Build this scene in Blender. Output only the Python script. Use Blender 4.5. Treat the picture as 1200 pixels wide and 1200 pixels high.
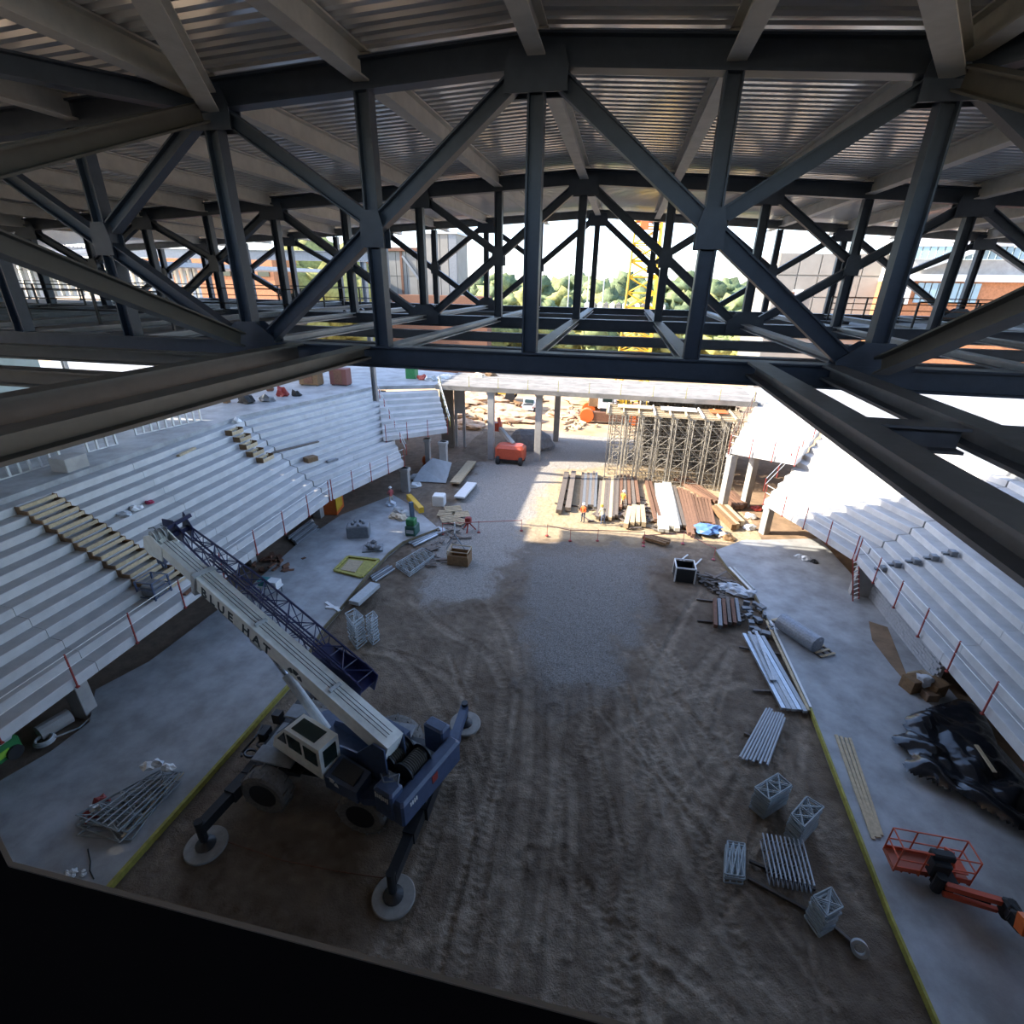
import bpy, bmesh, math, random
import numpy as np
from mathutils import Vector, Matrix
for o in list(bpy.data.objects): bpy.data.objects.remove(o)
S=bpy.context.scene; COL=S.collection; rnd=random.Random(7)
# ------------------------------------------------------------------ camera
CAMZ=18.8
def nrm(a): return a/np.linalg.norm(a)
_d=nrm(np.array([132,267,600.])); _t=np.array([math.cos(math.radians(1)),-math.sin(math.radians(1)),0])
_u=nrm(np.cross(_t,_d)); _u=_u if _u[1]>0 else -_u
_x=np.cross(_d,_u); _x=_x if _x[0]>0 else -_x
RC=np.stack([_x,_d,_u])                       # world = RC @ (right, up, forward)
cd=bpy.data.cameras.new('camera'); cam=bpy.data.objects.new('camera',cd); COL.objects.link(cam)
cd.lens=18; cd.sensor_width=36; cd.sensor_height=36; cd.clip_start=0.05; cd.clip_end=6000
M=Matrix([[RC[i][0],RC[i][1],-RC[i][2],(0,0,CAMZ)[i]] for i in range(3)]+[[0,0,0,1]]); cam.matrix_world=M
S.camera=cam
def ray(px,py): return RC@np.array([px-600,600-py,600.])
def G(px,py,z=0.0):                            # point of the photograph on the level z
    r=ray(px,py); return Vector(r*((z-CAMZ)/r[2]))+Vector((0,0,CAMZ))
# ------------------------------------------------------------------ world, sun, exposure
SUN=Vector((-1.43,-0.29,1.0)).normalized()      # towards the sun
W=bpy.data.worlds.new('world'); S.world=W; W.use_nodes=True
nt=W.node_tree; nt.nodes.clear()
sk=nt.nodes.new('ShaderNodeTexSky'); sk.sky_type='NISHITA'; sk.sun_disc=False
sk.sun_elevation=math.asin(SUN.z); sk.sun_rotation=math.atan2(SUN.x,SUN.y); sk.altitude=300; sk.air_density=0.7; sk.dust_density=1.2; sk.ozone_density=0.5
bg=nt.nodes.new('ShaderNodeBackground'); bg.inputs[1].default_value=0.30
wo=nt.nodes.new('ShaderNodeOutputWorld'); nt.links.new(sk.outputs[0],bg.inputs[0]); nt.links.new(bg.outputs[0],wo.inputs[0])
sd=bpy.data.lights.new('sun','SUN'); sd.energy=5.2; sd.angle=0.009; sd.color=(1,0.9,0.76)
so=bpy.data.objects.new('sun',sd); COL.objects.link(so); so.rotation_euler=SUN.to_track_quat('Z','Y').to_euler(); so.location=(-60,-10,60)
S.view_settings.view_transform='Standard'; S.view_settings.look='None'; S.view_settings.gamma=1; S.view_settings.use_curve_mapping=False
S.view_settings.exposure=1.55
# ------------------------------------------------------------------ materials
MT={}
def mat(name,col,rough=.6,metal=0.,nz=0.,ns=3.,bump=0.,bs=20.,col2=None,rand=0.,spec=None,emit=None):
    if name in MT: return MT[name]
    m=bpy.data.materials.new(name); m.use_nodes=True; n=m.node_tree.nodes; l=m.node_tree.links
    b=n['Principled BSDF']; b.inputs['Roughness'].default_value=rough; b.inputs['Metallic'].default_value=metal
    if spec is not None: b.inputs['Specular IOR Level'].default_value=spec
    c=(*col,1)
    if nz or col2 or rand:
        geo=n.new('ShaderNodeNewGeometry'); t=n.new('ShaderNodeTexNoise'); t.inputs['Scale'].default_value=ns; t.inputs['Detail'].default_value=6; t.inputs['Roughness'].default_value=.62
        l.new(geo.outputs['Position'],t.inputs['Vector'])
        mr=n.new('ShaderNodeMapRange'); mr.inputs[1].default_value=.32; mr.inputs[2].default_value=.68; l.new(t.outputs[0],mr.inputs[0])
        mx=n.new('ShaderNodeMix'); mx.data_type='RGBA'
        lo=col2 if col2 else tuple(v*(1-nz) for v in col)
        mx.inputs[6].default_value=(*lo,1); mx.inputs[7].default_value=c; l.new(mr.outputs[0],mx.inputs[0]); out=mx.outputs[2]
        if rand:
            oi=n.new('ShaderNodeObjectInfo'); m2=n.new('ShaderNodeMapRange'); m2.inputs[3].default_value=1-rand; m2.inputs[4].default_value=1+rand
            l.new(oi.outputs['Random'],m2.inputs[0]); h=n.new('ShaderNodeHueSaturation'); l.new(m2.outputs[0],h.inputs['Value']); l.new(out,h.inputs['Color']); out=h.outputs[0]
        l.new(out,b.inputs['Base Color'])
    else: b.inputs['Base Color'].default_value=c
    if bump:
        g2=n.new('ShaderNodeNewGeometry'); t2=n.new('ShaderNodeTexNoise'); t2.inputs['Scale'].default_value=bs; t2.inputs['Detail'].default_value=5
        l.new(g2.outputs['Position'],t2.inputs['Vector']); bn=n.new('ShaderNodeBump'); bn.inputs['Strength'].default_value=bump; bn.inputs['Distance'].default_value=.05
        l.new(t2.outputs[0],bn.inputs['Height']); l.new(bn.outputs[0],b.inputs['Normal'])
    if emit: b.inputs['Emission Color'].default_value=(*emit,1); b.inputs['Emission Strength'].default_value=1
    MT[name]=m; return m
steel=mat('dark_steel',(.058,.075,.105),.45,.1,.25,4)
lit_steel=mat('lit_beam_steel',(.64,.615,.55),.6,0,.18,3)  # beam steel with the daylight on its undersides put into the colour
brownst=mat('dull_steel',(.13,.12,.10),.5,.1,.2,3)
lightst=mat('light_steel',(.42,.44,.46),.5,.2,.15,3)
galv=mat('galvanised',(.55,.57,.6),.38,.75,.2,5)
deckm=mat('deck_metal',(.92,.92,.92),.21,.45,.08,1.2)
conc=mat('precast_concrete',(.60,.59,.575),.8,0,.22,.9,.1,30)
concd=mat('cast_concrete',(.42,.40,.37),.85,0,.25,1.2,.15,25)
slabm=mat('slab_concrete',(.41,.42,.425),.6,0,.5,.7,.1,30,col2=(.235,.235,.228))
treadm=mat('darker_tread',(.46,.452,.435),.85,0,.22,1.1,.1,30)  # tread faces, darker than the risers
yell=mat('yellow_form_edge',(.42,.37,.07),.7,0,.4,5)
cmu=mat('block_grey',(.36,.37,.38),.9,0,.2,6,rand=.12)
wood=mat('pale_lumber',(.55,.43,.27),.8,0,.3,6,rand=.18)
woodd=mat('brown_plywood',(.24,.14,.065),.8,0,.35,5,rand=.2)
woodr=mat('red_brown_timber',(.22,.12,.075),.8,0,.35,5,rand=.25)
woodg=mat('weathered_timber',(.16,.133,.112),.85,0,.35,5,rand=.3)
red=mat('red_paint',(.33,.04,.03),.5,0,.2,8)
orange=mat('orange_paint',(.72,.15,.03),.45,0,.15,6)
liftor=mat('lift_orange',(.66,.11,.045),.45,0,.2,6)
white=mat('white_paint',(.78,.78,.76),.5,0,.12,5)
cream=mat('crane_cream',(.90,.91,.85),.45,0,.18,3)
blue=mat('crane_blue',(.065,.095,.17),.4,0,.3,4)
navy=mat('jib_navy',(.018,.022,.085),.45,0,.2,5)
black=mat('black_rubber',(.018,.018,.018),.75)
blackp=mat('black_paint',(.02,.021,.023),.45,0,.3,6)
blackf=mat('shaded_black',(.004,.004,.005),.95,spec=.05)  # gallery floor blackened, its shadow put into the colour
tarpm=mat('black_tarp',(.012,.013,.016),.16,0,0,3)
glass=mat('tinted_glass',(.02,.035,.03),.08)
grey=mat('mid_grey_metal',(.22,.23,.24),.5,.3,.25,5)
greyl=mat('pale_grey_paint',(.48,.50,.50),.55,0,.2,5)
framem=mat('frame_grey',(.36,.39,.39),.5,.35,.25,5)
padm=mat('mat_grey',(.33,.31,.28),.85,0,.25,4)
yellm=mat('machine_yellow',(.72,.43,.03),.5,0,.25,3)
green=mat('machine_green',(.03,.20,.06),.45,0,.2,5)
lime=mat('lime_paint',(.30,.55,.05),.5)
tealg=mat('bottle_green',(.03,.10,.07),.5)
plastic=mat('pale_sheet',(.62,.66,.70),.35,0,.3,5)
bluet=mat('blue_sheet',(.12,.25,.55),.4,0,.3,4)
skin=mat('skin',(.45,.26,.18),.6); vest=mat('orange_vest',(.85,.14,.03),.7); jeans=mat('dark_trousers',(.05,.06,.09),.8); tan=mat('tan_cloth',(.55,.45,.32),.8)
studm=mat('stud_metal',(.66,.66,.64),.45,.3,.15,5)
brick=mat('orange_brick',(.52,.22,.10),.85,0,.35,3)
panelm=mat('panel_concrete',(.26,.245,.215),.85,0,.15,.6,rand=.05)
tealroof=mat('blue_green_roof',(.30,.42,.47),.5,0,.15,1)
sand=mat('sandy_fill',(.30,.20,.12),.95,0,.45,.8,.4,8)
wetdirt=mat('damp_earth',(.26,.19,.135),.9,0,.4,1.5,.3,9)
rust=mat('rusty_steel',(.20,.095,.055),.8,0,.4,6)
# ------------------------------------------------------------------ mesh builder
class MB:
    def __init__(s): s.v=[]; s.f=[]; s.m=[]; s.cur=0
    def add(s,vs,fs):
        b=len(s.v); s.v+=[tuple(v) for v in vs]; s.f+=[tuple(i+b for i in f) for f in fs]; s.m+=[s.cur]*len(fs)
    def box(s,c,sz,rot=None):
        c=Vector(c); h=Vector(sz)/2; vs=[]
        for k in ((-1,-1,-1),(1,-1,-1),(1,1,-1),(-1,1,-1),(-1,-1,1),(1,-1,1),(1,1,1),(-1,1,1)):
            p=Vector((h.x*k[0],h.y*k[1],h.z*k[2])); vs.append(c+(rot@p if rot else p))
        s.add(vs,[(0,3,2,1),(4,5,6,7),(0,1,5,4),(1,2,6,5),(2,3,7,6),(3,0,4,7)])
    def cham(s,c,sz,ch,rot=None):                 # box with chamfered vertical and top edges
        c=Vector(c); x,y,z=[q/2 for q in sz]; vs=[]
        for zz,ins in ((-z,0),(z-ch,0),(z,ch)):
            X=x-ins; Y=y-ins; k=ch*.8
            for a,b in ((-X+k,-Y),(X-k,-Y),(X,-Y+k),(X,Y-k),(X-k,Y),(-X+k,Y),(-X,Y-k),(-X,-Y+k)):
                p=Vector((a,b,zz)); vs.append(c+(rot@p if rot else p))
        fs=[tuple(range(7,-1,-1)),tuple(range(16,24))]
        for r in (0,8):
            for i in range(8): j=(i+1)%8; fs.append((r+i,r+j,r+8+j,r+8+i))
        s.add(vs,fs)
    def frame(s,p0,p1,up=(0,0,1)):
        p0=Vector(p0); p1=Vector(p1); d=(p1-p0).normalized(); u=Vector(up); u=u-d*u.dot(d)
        if u.length<1e-4: u=Vector((0,1,0)); u=u-d*u.dot(d)
        u.normalize(); return p0,p1,d,u,d.cross(u)
    def sect(s,p0,p1,prof,up=(0,0,1)):             # sweep a closed profile (side, up) from p0 to p1
        p0,p1,d,u,w=s.frame(p0,p1,up); n=len(prof)
        vs=[p0+w*a+u*b for a,b in prof]+[p1+w*a+u*b for a,b in prof]
        s.add(vs,[tuple(range(n-1,-1,-1)),tuple(range(n,2*n))]+[(i,(i+1)%n,n+(i+1)%n,n+i) for i in range(n)])
    def bar(s,p0,p1,w,h,up=(0,0,1)): s.sect(p0,p1,[(-w/2,-h/2),(w/2,-h/2),(w/2,h/2),(-w/2,h/2)],up)
    def ib(s,p0,p1,h,w,tf,tw,up=(0,0,1)):
        a=h/2; b=w/2; t=tw/2
        s.sect(p0,p1,[(-b,-a),(b,-a),(b,-a+tf),(t,-a+tf),(t,a-tf),(b,a-tf),(b,a),(-b,a),(-b,a-tf),(-t,a-tf),(-t,-a+tf),(-b,-a+tf)],up)
    def tube(s,p0,p1,r,n=8,r1=None):
        p0,p1,d,u,w=s.frame(p0,p1); r1=r if r1 is None else r1
        vs=[p0+(w*math.cos(a)+u*math.sin(a))*r for a in [6.2832*i/n for i in range(n)]]+[p1+(w*math.cos(a)+u*math.sin(a))*r1 for a in [6.2832*i/n for i in range(n)]]
        s.add(vs,[tuple(range(n-1,-1,-1)),tuple(range(n,2*n))]+[(i,(i+1)%n,n+(i+1)%n,n+i) for i in range(n)])
    def path(s,pts,r,n=6):
        for a,b in zip(pts[:-1],pts[1:]): s.tube(a,b,r,n)
    def ring(s,c,axis,R,r,n=20,m=8):
        c=Vector(c); a=Vector(axis).normalized(); u=a.orthogonal().normalized(); w=a.cross(u); vs=[];fs=[]
        for i in range(n):
            t=6.2832*i/n; e=u*math.cos(t)+w*math.sin(t)
            for j in range(m): q=6.2832*j/m; vs.append(c+e*(R+r*math.cos(q))+a*r*math.sin(q))
        for i in range(n):
            for j in range(m): fs.append((i*m+j,((i+1)%n)*m+j,((i+1)%n)*m+(j+1)%m,i*m+(j+1)%m))
        s.add(vs,fs)
    def lathe(s,c,axis,prof,n=24):                 # prof: (radius, along axis)
        c=Vector(c); a=Vector(axis).normalized(); u=a.orthogonal().normalized(); w=a.cross(u); vs=[];fs=[];k=len(prof)
        for i in range(n):
            t=6.2832*i/n; e=u*math.cos(t)+w*math.sin(t)
            for r,h in prof: vs.append(c+e*r+a*h)
        for i in range(n):
            for j in range(k-1): fs.append((i*k+j,((i+1)%n)*k+j,((i+1)%n)*k+j+1,i*k+j+1))
        if prof[0][0]>1e-4 and prof[0]!=prof[-1]: fs.append(tuple(i*k for i in range(n))[::-1])
        if prof[-1][0]>1e-4 and prof[0]!=prof[-1]: fs.append(tuple(i*k+k-1 for i in range(n)))
        s.add(vs,fs)
    def prism(s,poly,vec):
        n=len(poly); v=Vector(vec); P=[Vector(p) for p in poly]
        s.add(P+[p+v for p in P],[tuple(range(n-1,-1,-1)),tuple(range(n,2*n))]+[(i,(i+1)%n,n+(i+1)%n,n+i) for i in range(n)])
    def loft(s,secs):                               # closed sections of equal size
        n=len(secs[0]); vs=[p for q in secs for p in q]; fs=[tuple(range(n-1,-1,-1)),tuple(range((len(secs)-1)*n,len(secs)*n))]
        for k in range(len(secs)-1):
            for i in range(n): j=(i+1)%n; fs.append((k*n+i,k*n+j,(k+1)*n+j,(k+1)*n+i))
        s.add(vs,fs)
    def blob(s,c,r,seed=0,amp=.2,sub=2,flat=0):
        bm=bmesh.new(); bmesh.ops.create_icosphere(bm,subdivisions=sub,radius=1); R=random.Random(seed); ph=[R.uniform(0,6) for _ in range(9)]
        vs=[]; c=Vector(c)
        if flat==1 and (c.z<1.2 or 8<c.z<9): c.z=(.25 if .24<c.z<1.2 else 0 if c.z<1 else 8.12)+.24*r[2]
        for v in bm.verts:
            p=v.co; k=1+amp*(math.sin(3*p.x+ph[0])*math.sin(4*p.y+ph[1])+.6*math.sin(7*p.z+ph[2]+5*p.x)+R.uniform(-.5,.5))
            z=p.z*k; 
            if flat and z<-.25: z=-.25
            vs.append(Vector(c)+Vector((p.x*k*r[0],p.y*k*r[1],z*r[2])))
        s.add(vs,[tuple(v.index for v in f.verts) for f in bm.faces]); bm.free()
    def mesh(s,name,mats):
        me=bpy.data.meshes.new(name); V=np.array(s.v,dtype=float); c=(V.min(0)+V.max(0))/2; c[2]=V[:,2].min()
        me.from_pydata((V-c).tolist(),[],s.f)
        for m in (mats if isinstance(mats,(list,tuple)) else [mats]): me.materials.append(m)
        me.polygons.foreach_set('material_index',s.m)
        bm=bmesh.new(); bm.from_mesh(me); bmesh.ops.recalc_face_normals(bm,faces=bm.faces); bm.to_mesh(me); bm.free()
        return me,Vector(c)
    def build(s,name,mats,parent=None,label=None,cat=None,group=None,kind=None,smooth=False):
        me,c=s.mesh(name,mats); o=bpy.data.objects.new(name,me); COL.objects.link(o)
        if smooth: me.polygons.foreach_set('use_smooth',[True]*len(me.polygons))
        put(o,c,parent); props(o,label,cat,group,kind); return o
def props(o,label=None,cat=None,group=None,kind=None):
    if label: o['label']=label
    if cat: o['category']=cat
    if group: o['group']=group
    if kind: o['kind']=kind
WORLD={}
def put(o,c,parent):
    c=Vector(c)
    if parent: o.parent=parent; o.location=WORLD[parent.name].inverted()@c; WORLD[o.name]=WORLD[parent.name]@Matrix.Translation(o.location)
    else: o.location=c; WORLD[o.name]=Matrix.Translation(c)
def thing(name,loc,label,cat,group=None,kind=None,parent=None):
    o=bpy.data.objects.new(name,None); COL.objects.link(o); o.empty_display_size=.2; put(o,loc,parent); props(o,label,cat,group,kind); return o
def dup(root,loc,rotz=0,label=None,group=None,scale=None):
    r=root.copy(); COL.objects.link(r); r.location=loc; r.rotation_euler=(0,0,rotz)
    if scale: r.scale=scale
    if label: r['label']=label
    if group: r['group']=group
    for ch in list(root.children):
        c=ch.copy(); COL.objects.link(c); c.parent=r
        for g in list(ch.children): d=g.copy(); COL.objects.link(d); d.parent=c
    return r
def rz(a): return Matrix.Rotation(a,3,'Z')
ORD=['first','second','third','fourth','fifth','sixth','seventh','eighth','ninth','tenth','eleventh','twelfth','thirteenth','fourteenth','fifteenth','sixteenth','seventeenth','eighteenth','nineteenth','twentieth','twenty-first','twenty-second','twenty-third','twenty-fourth','twenty-fifth','twenty-sixth','twenty-seventh','twenty-eighth']
def one(name,mats,label,cat,fn,group=None,smooth=False):
    b=MB(); fn(b); return b.build(name,mats,None,label,cat,group,None,smooth)
def lerp(a,b,t): return a+(b-a)*t
# ------------------------------------------------------------------ ground
def vnoise(x,y,seed):
    R=np.random.RandomState(seed); g=R.rand(256,256); xi=np.floor(x).astype(int); yi=np.floor(y).astype(int); fx=x-xi; fy=y-yi
    fx=fx*fx*(3-2*fx); fy=fy*fy*(3-2*fy); a=g[xi%256,yi%256]; b=g[(xi+1)%256,yi%256]; c=g[xi%256,(yi+1)%256]; d=g[(xi+1)%256,(yi+1)%256]
    return (a*(1-fx)+b*fx)*(1-fy)+(c*(1-fx)+d*fx)*fy-.5
def inpoly(x,y,P):
    r=np.zeros(x.shape,bool); n=len(P)
    for i in range(n):
        x0,y0=P[i]; x1,y1=P[(i+1)%n]
        if y0==y1: continue
        c=((y0>y)!=(y1>y))&(x<(x1-x0)*(y-y0)/(y1-y0)+x0); r^=c
    return r
def gp(*pts): return [tuple(G(*p)[:2]) for p in pts]
ys=[6.0]
while ys[-1]<68: ys.append(ys[-1]+.055+.0028*max(0,ys[-1]-8))
ys=np.array(ys); xs=np.arange(-17.5,13.0,.085); XX,YY=np.meshgrid(xs,ys)
H=.10*vnoise(XX*.35,YY*.35,1)+.05*vnoise(XX*1.3,YY*1.3,2)+.04*vnoise(XX*3.3,YY*3.3,3)+.03*vnoise(XX*7,YY*7,4)
P1=gp((612,640),(772,640),(745,720),(722,800),(640,810),(612,740)); P2=gp((545,560),(565,545),(620,500),(760,500),(735,545),(662,552),(612,640),(560,700),(490,712),(500,650)); P3=gp((650,552),(735,543),(900,560),(900,640),(760,632),(612,628))
jx=XX+1.6*vnoise(XX*.8,YY*.8,11)+.7*vnoise(XX*2.5,YY*2.5,12); jy=YY+1.6*vnoise(XX*.8,YY*.8,13)
_R=np.random.RandomState(5)
def soft(P):
    a=np.zeros(XX.shape)
    for _ in range(9): q=_R.randn(2)*.55; a+=inpoly(jx+q[0]+.35*vnoise(XX*5,YY*5,40+_),jy+q[1]*1.6,P)
    return a/9
g1=soft(P1); g2=soft(P2); g3=soft(P3); gr=(g1+g2>.5)|(YY>57)
tracks=[]
def trk(pts,w=.28): tracks.append(([tuple(G(*p)[:2]) for p in pts],w))
for a in ([(590,800),(585,900),(560,1040),(530,1190)],[(622,800),(618,920),(600,1080),(590,1200)],[(556,760),(540,870),(500,1010),(440,1140)],[(650,830),(655,960),(650,1200)],[(690,830),(705,960),(722,1200)],
          [(726,810),(742,940),(770,1200)],[(800,780),(740,940),(735,1100),(740,1200)],[(830,830),(770,960),(760,1100)],[(720,790),(770,880),(830,1000),(880,1150)],[(860,760),(800,870),(775,1000),(778,1120)],
          [(750,740),(800,830),(850,900)],[(870,800),(770,820),(690,880)],[(735,1090),(800,1130),(860,1190)],[(770,900),(800,1000),(850,1100),(930,1180)],[(880,850),(900,900),(950,960),(1000,1050)],[(905,860),(940,930),(985,1010)],
          [(480,700),(520,740),(570,760),(590,800)],[(430,760),(480,770),(540,800),(560,860)],[(640,660),(650,740),(660,830)],[(720,650),(715,740),(700,830)],[(560,690),(600,740),(610,800)],[(470,1120),(560,1060),(620,1000)],[(760,680),(740,760),(680,860),(640,980)]): trk(a)
for a in ([(840,760),(810,800),(745,930),(700,1060)],[(770,750),(830,820),(860,880)],[(850,900),(800,960),(770,1060),(765,1180)],[(660,1000),(720,1100),(800,1170)],[(815,700),(780,760),(770,830),(790,900)],[(455,760),(500,800),(545,900),(550,1000)],[(880,1010),(840,1060),(800,1150)],[(740,860),(800,930),(850,970)]): trk(a)
dry=.6*vnoise(XX*.25,YY*.25,21)+.5*vnoise(XX*.9,YY*.9,22)+.35*vnoise(XX*4,YY*4,23); damp=np.zeros_like(XX)
_T=random.Random(17)
for _ in range(22):
    x=_T.uniform(-5,8.5); y=_T.uniform(6.5,20); a=_T.gauss(0,.28); L=_T.uniform(5,15); c=_T.uniform(-.02,.02)
    tracks.append(([(x+math.sin(a)*t*L+c*(t*L)**2,y+math.cos(a)*t*L) for t in (0,.33,.66,1)],_T.uniform(.12,.22)))
for ti_,(pts,w) in enumerate(tracks):
    # smooth the polyline
    P=np.array(pts); 
    for _ in range(2):
        Q=[P[0]]
        for a,b in zip(P[:-1],P[1:]): Q+= [a*.75+b*.25,a*.25+b*.75]
        P=np.array(Q+[P[-1]])
    best=np.full(XX.shape,9.); along=np.zeros_like(XX); acc=0; sgn=np.zeros_like(XX)
    for a,b in zip(P[:-1],P[1:]):
        L=np.linalg.norm(b-a); 
        if L<1e-6: continue
        x0,x1=min(a[0],b[0])-1,max(a[0],b[0])+1; y0,y1=min(a[1],b[1])-1,max(a[1],b[1])+1
        i0,i1=np.searchsorted(ys,[y0,y1]); j0,j1=np.searchsorted(xs,[x0,x1])
        if i1<=i0 or j1<=j0: acc+=L; continue
        X=XX[i0:i1,j0:j1]; Y=YY[i0:i1,j0:j1]; t=np.clip(((X-a[0])*(b[0]-a[0])+(Y-a[1])*(b[1]-a[1]))/L/L,0,1)
        cr=((X-a[0])*(b[1]-a[1])-(Y-a[1])*(b[0]-a[0]))/L; d=np.hypot(X-a[0]-t*(b[0]-a[0]),Y-a[1]-t*(b[1]-a[1]))
        sub=best[i0:i1,j0:j1]; m=d<sub; sub[m]=d[m]; along[i0:i1,j0:j1][m]=(acc+t*L)[m]; sgn[i0:i1,j0:j1][m]=cr[m]; acc+=L
    k=np.exp(-(best/w)**4); edge=np.exp(-((best-w*1.35)/.11)**2)
    lug=np.sin(2*np.pi*(along/.27+np.abs(sgn)*1.6))
    fade=np.where(gr,.35,1.)
    H+=fade*(-.035*k+.022*edge+(.016 if ti_%2==0 else .003)*k*lug); damp=np.maximum(damp,fade*k*((1.0 if ti_%2 else .7)+.3*lug*(ti_%2==0)))
dry=dry+.42*damp
H=np.where(gr,H*.6+.03*vnoise(XX*7,YY*7,31),H)
nx,ny=len(xs),len(ys)
vv=np.stack([XX.ravel(),YY.ravel(),H.ravel()-.03],1); ii=np.arange(nx*ny).reshape(ny,nx)
ff=np.stack([ii[:-1,:-1].ravel(),ii[:-1,1:].ravel(),ii[1:,1:].ravel(),ii[1:,:-1].ravel()],1)
me=bpy.data.meshes.new('dirt_floor'); me.vertices.add(len(vv)); me.vertices.foreach_set('co',vv.ravel())
me.loops.add(ff.size); me.loops.foreach_set('vertex_index',ff.ravel().astype(np.int32)); me.polygons.add(len(ff)); me.polygons.foreach_set('loop_start',np.arange(0,ff.size,4,dtype=np.int32)); me.polygons.foreach_set('loop_total',np.full(len(ff),4,np.int32))
me.update(); me.validate()
at=me.color_attributes.new('soil','FLOAT_COLOR','POINT'); far=np.clip((YY-60)/5,0,1)
col=np.stack([np.clip(dry*1.0+.36,0,1).ravel(),g1.ravel(),g2.ravel(),g3.ravel()],1); at.data.foreach_set('color',col.ravel().astype(np.float32))
m=bpy.data.materials.new('site_soil'); m.use_nodes=True; n=m.node_tree.nodes; l=m.node_tree.links; b=n['Principled BSDF']; b.inputs['Roughness'].default_value=.95; b.inputs['Specular IOR Level'].default_value=.15
va=n.new('ShaderNodeVertexColor'); va.layer_name='soil'; sp=n.new('ShaderNodeSeparateColor'); l.new(va.outputs[0],sp.inputs[0]); geo=n.new('ShaderNodeNewGeometry')
def noi(sc,det=6):
    t=n.new('ShaderNodeTexNoise'); t.inputs['Scale'].default_value=sc; t.inputs['Detail'].default_value=det; t.inputs['Roughness'].default_value=.65; l.new(geo.outputs['Position'],t.inputs['Vector']); return t.outputs[0]
def mixc(f,a,bb):
    x=n.new('ShaderNodeMix'); x.data_type='RGBA'
    for sck,v in ((0,f),(6,a),(7,bb)):
        if isinstance(v,(tuple,float)): x.inputs[sck].default_value=v if isinstance(v,float) else (*v,1)
        else: l.new(v,x.inputs[sck])
    return x.outputs[2]
def rng(v,a,bb):
    x=n.new('ShaderNodeMapRange'); x.inputs[1].default_value=a; x.inputs[2].default_value=bb; l.new(v,x.inputs[0]); return x.outputs[0]
dirt=mixc(sp.outputs[0],(.098,.07,.048),(.34,.27,.2)); dirt=mixc(rng(noi(2.2),.4,.7),dirt,(.165,.125,.092))
stones=mixc(rng(noi(16,3),.35,.65),(.12,.108,.095),(.31,.285,.255)); stones2=mixc(rng(noi(12,4),.35,.65),(.2,.18,.16),(.41,.38,.34))
c=mixc(sp.outputs[1],dirt,stones); c=mixc(sp.outputs[2],c,stones2); c=mixc(va.outputs[1],c,mixc(rng(noi(3),.3,.7),(.34,.25,.15),(.47,.37,.24))); l.new(c,b.inputs['Base Color'])
bn=n.new('ShaderNodeBump'); bn.inputs['Strength'].default_value=1; bn.inputs['Distance'].default_value=.06; l.new(noi(11),bn.inputs['Height']); l.new(bn.outputs[0],b.inputs['Normal'])
me.materials.append(m); o=bpy.data.objects.new('floor',me); COL.objects.link(o); o['kind']='structure'
me.polygons.foreach_set('use_smooth',[True]*len(ff)); WORLD[o.name]=Matrix()
farm=mat('orange_earth',(.50,.37,.23),.95,0,.5,.25,.5,2.5,col2=(.34,.22,.12))
b=MB(); b.add([(-1500,-60,-.25),(1500,-60,-.25),(1500,3000,-.25),(-1500,3000,-.25)],[(0,1,2,3)]); b.build('ground',farm,kind='structure')
b=MB(); b.prism([(-60,66,-.1),(60,66,-.1),(90,150,-.1),(-90,150,-.1)],(0,0,.02)); b.build('far_yard',farm,kind='structure')
b=MB(); b.prism([(-45,3,-.2),(-17,3,-.2),(-17,67,-.2),(-45,67,-.2)],(0,0,.16)); b.build('floor_left',wetdirt,kind='structure')
b=MB(); b.prism([(12.5,3,-.2),(40,3,-.2),(40,67,-.2),(12.5,67,-.2)],(0,0,.16)); b.build('floor_right',sand,kind='structure')
SZ=.25
Ledge=[(90,1085),(130,1035),(235,918),(340,800),(380,734),(396,716),(426,679),(442,663),(455,648),(472,635),(514,619)]
Lrest=[(483,593),(461,580),(400,603),(345,640),(290,690),(245,722),(215,745),(175,775),(112,808),(105,846),(60,880),(0,915),(-60,955),(-60,1085)]
def slab(name,edge,rest):
    b=MB(); P=[G(x,y,SZ) for x,y in edge+rest]; P=[Vector((p.x,p.y,-.15)) for p in P]; b.prism(P,(0,0,SZ+.15)); b.build(name,slabm,kind='structure')
    b=MB(); E=[G(x,y,SZ+.005) for x,y in edge]
    ny=4 if 'left' in name else 5
    for k,(part,w) in enumerate(((E[:ny],.13 if 'left' in name else .085),(E[ny-1:],.07))):
        b=MB()
        for a,c in zip(part[:-1],part[1:]): b.bar(a-Vector((0,0,.09)),c-Vector((0,0,.09)),w,.24)
        b.build('trim_%d'%((1 if 'left' in name else 3)+k),yell if k==0 else mat('brown_form_edge',(.20,.16,.09),.8,0,.4,5),kind='structure')
slab('slab_left',Ledge,Lrest)
slab('slab_right',[(1115,1240),(1100,1200),(1045,1075),(1000,960),(950,830),(925,780),(899,726),(883,693),(853,666),(838,645)],[(870,633),(960,631),(1020,697),(1097,790),(1194,900),(1280,1000),(1400,1240)])
# sand under the right stand, brown stain strip
b=MB(); b.prism([G(x,y,SZ+.004) for x,y in ((1018,728),(1040,735),(1062,790),(1075,815),(1045,780),(1022,750))],(0,0,.012)); b.build('sand_strip',sand,kind='structure')
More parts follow.
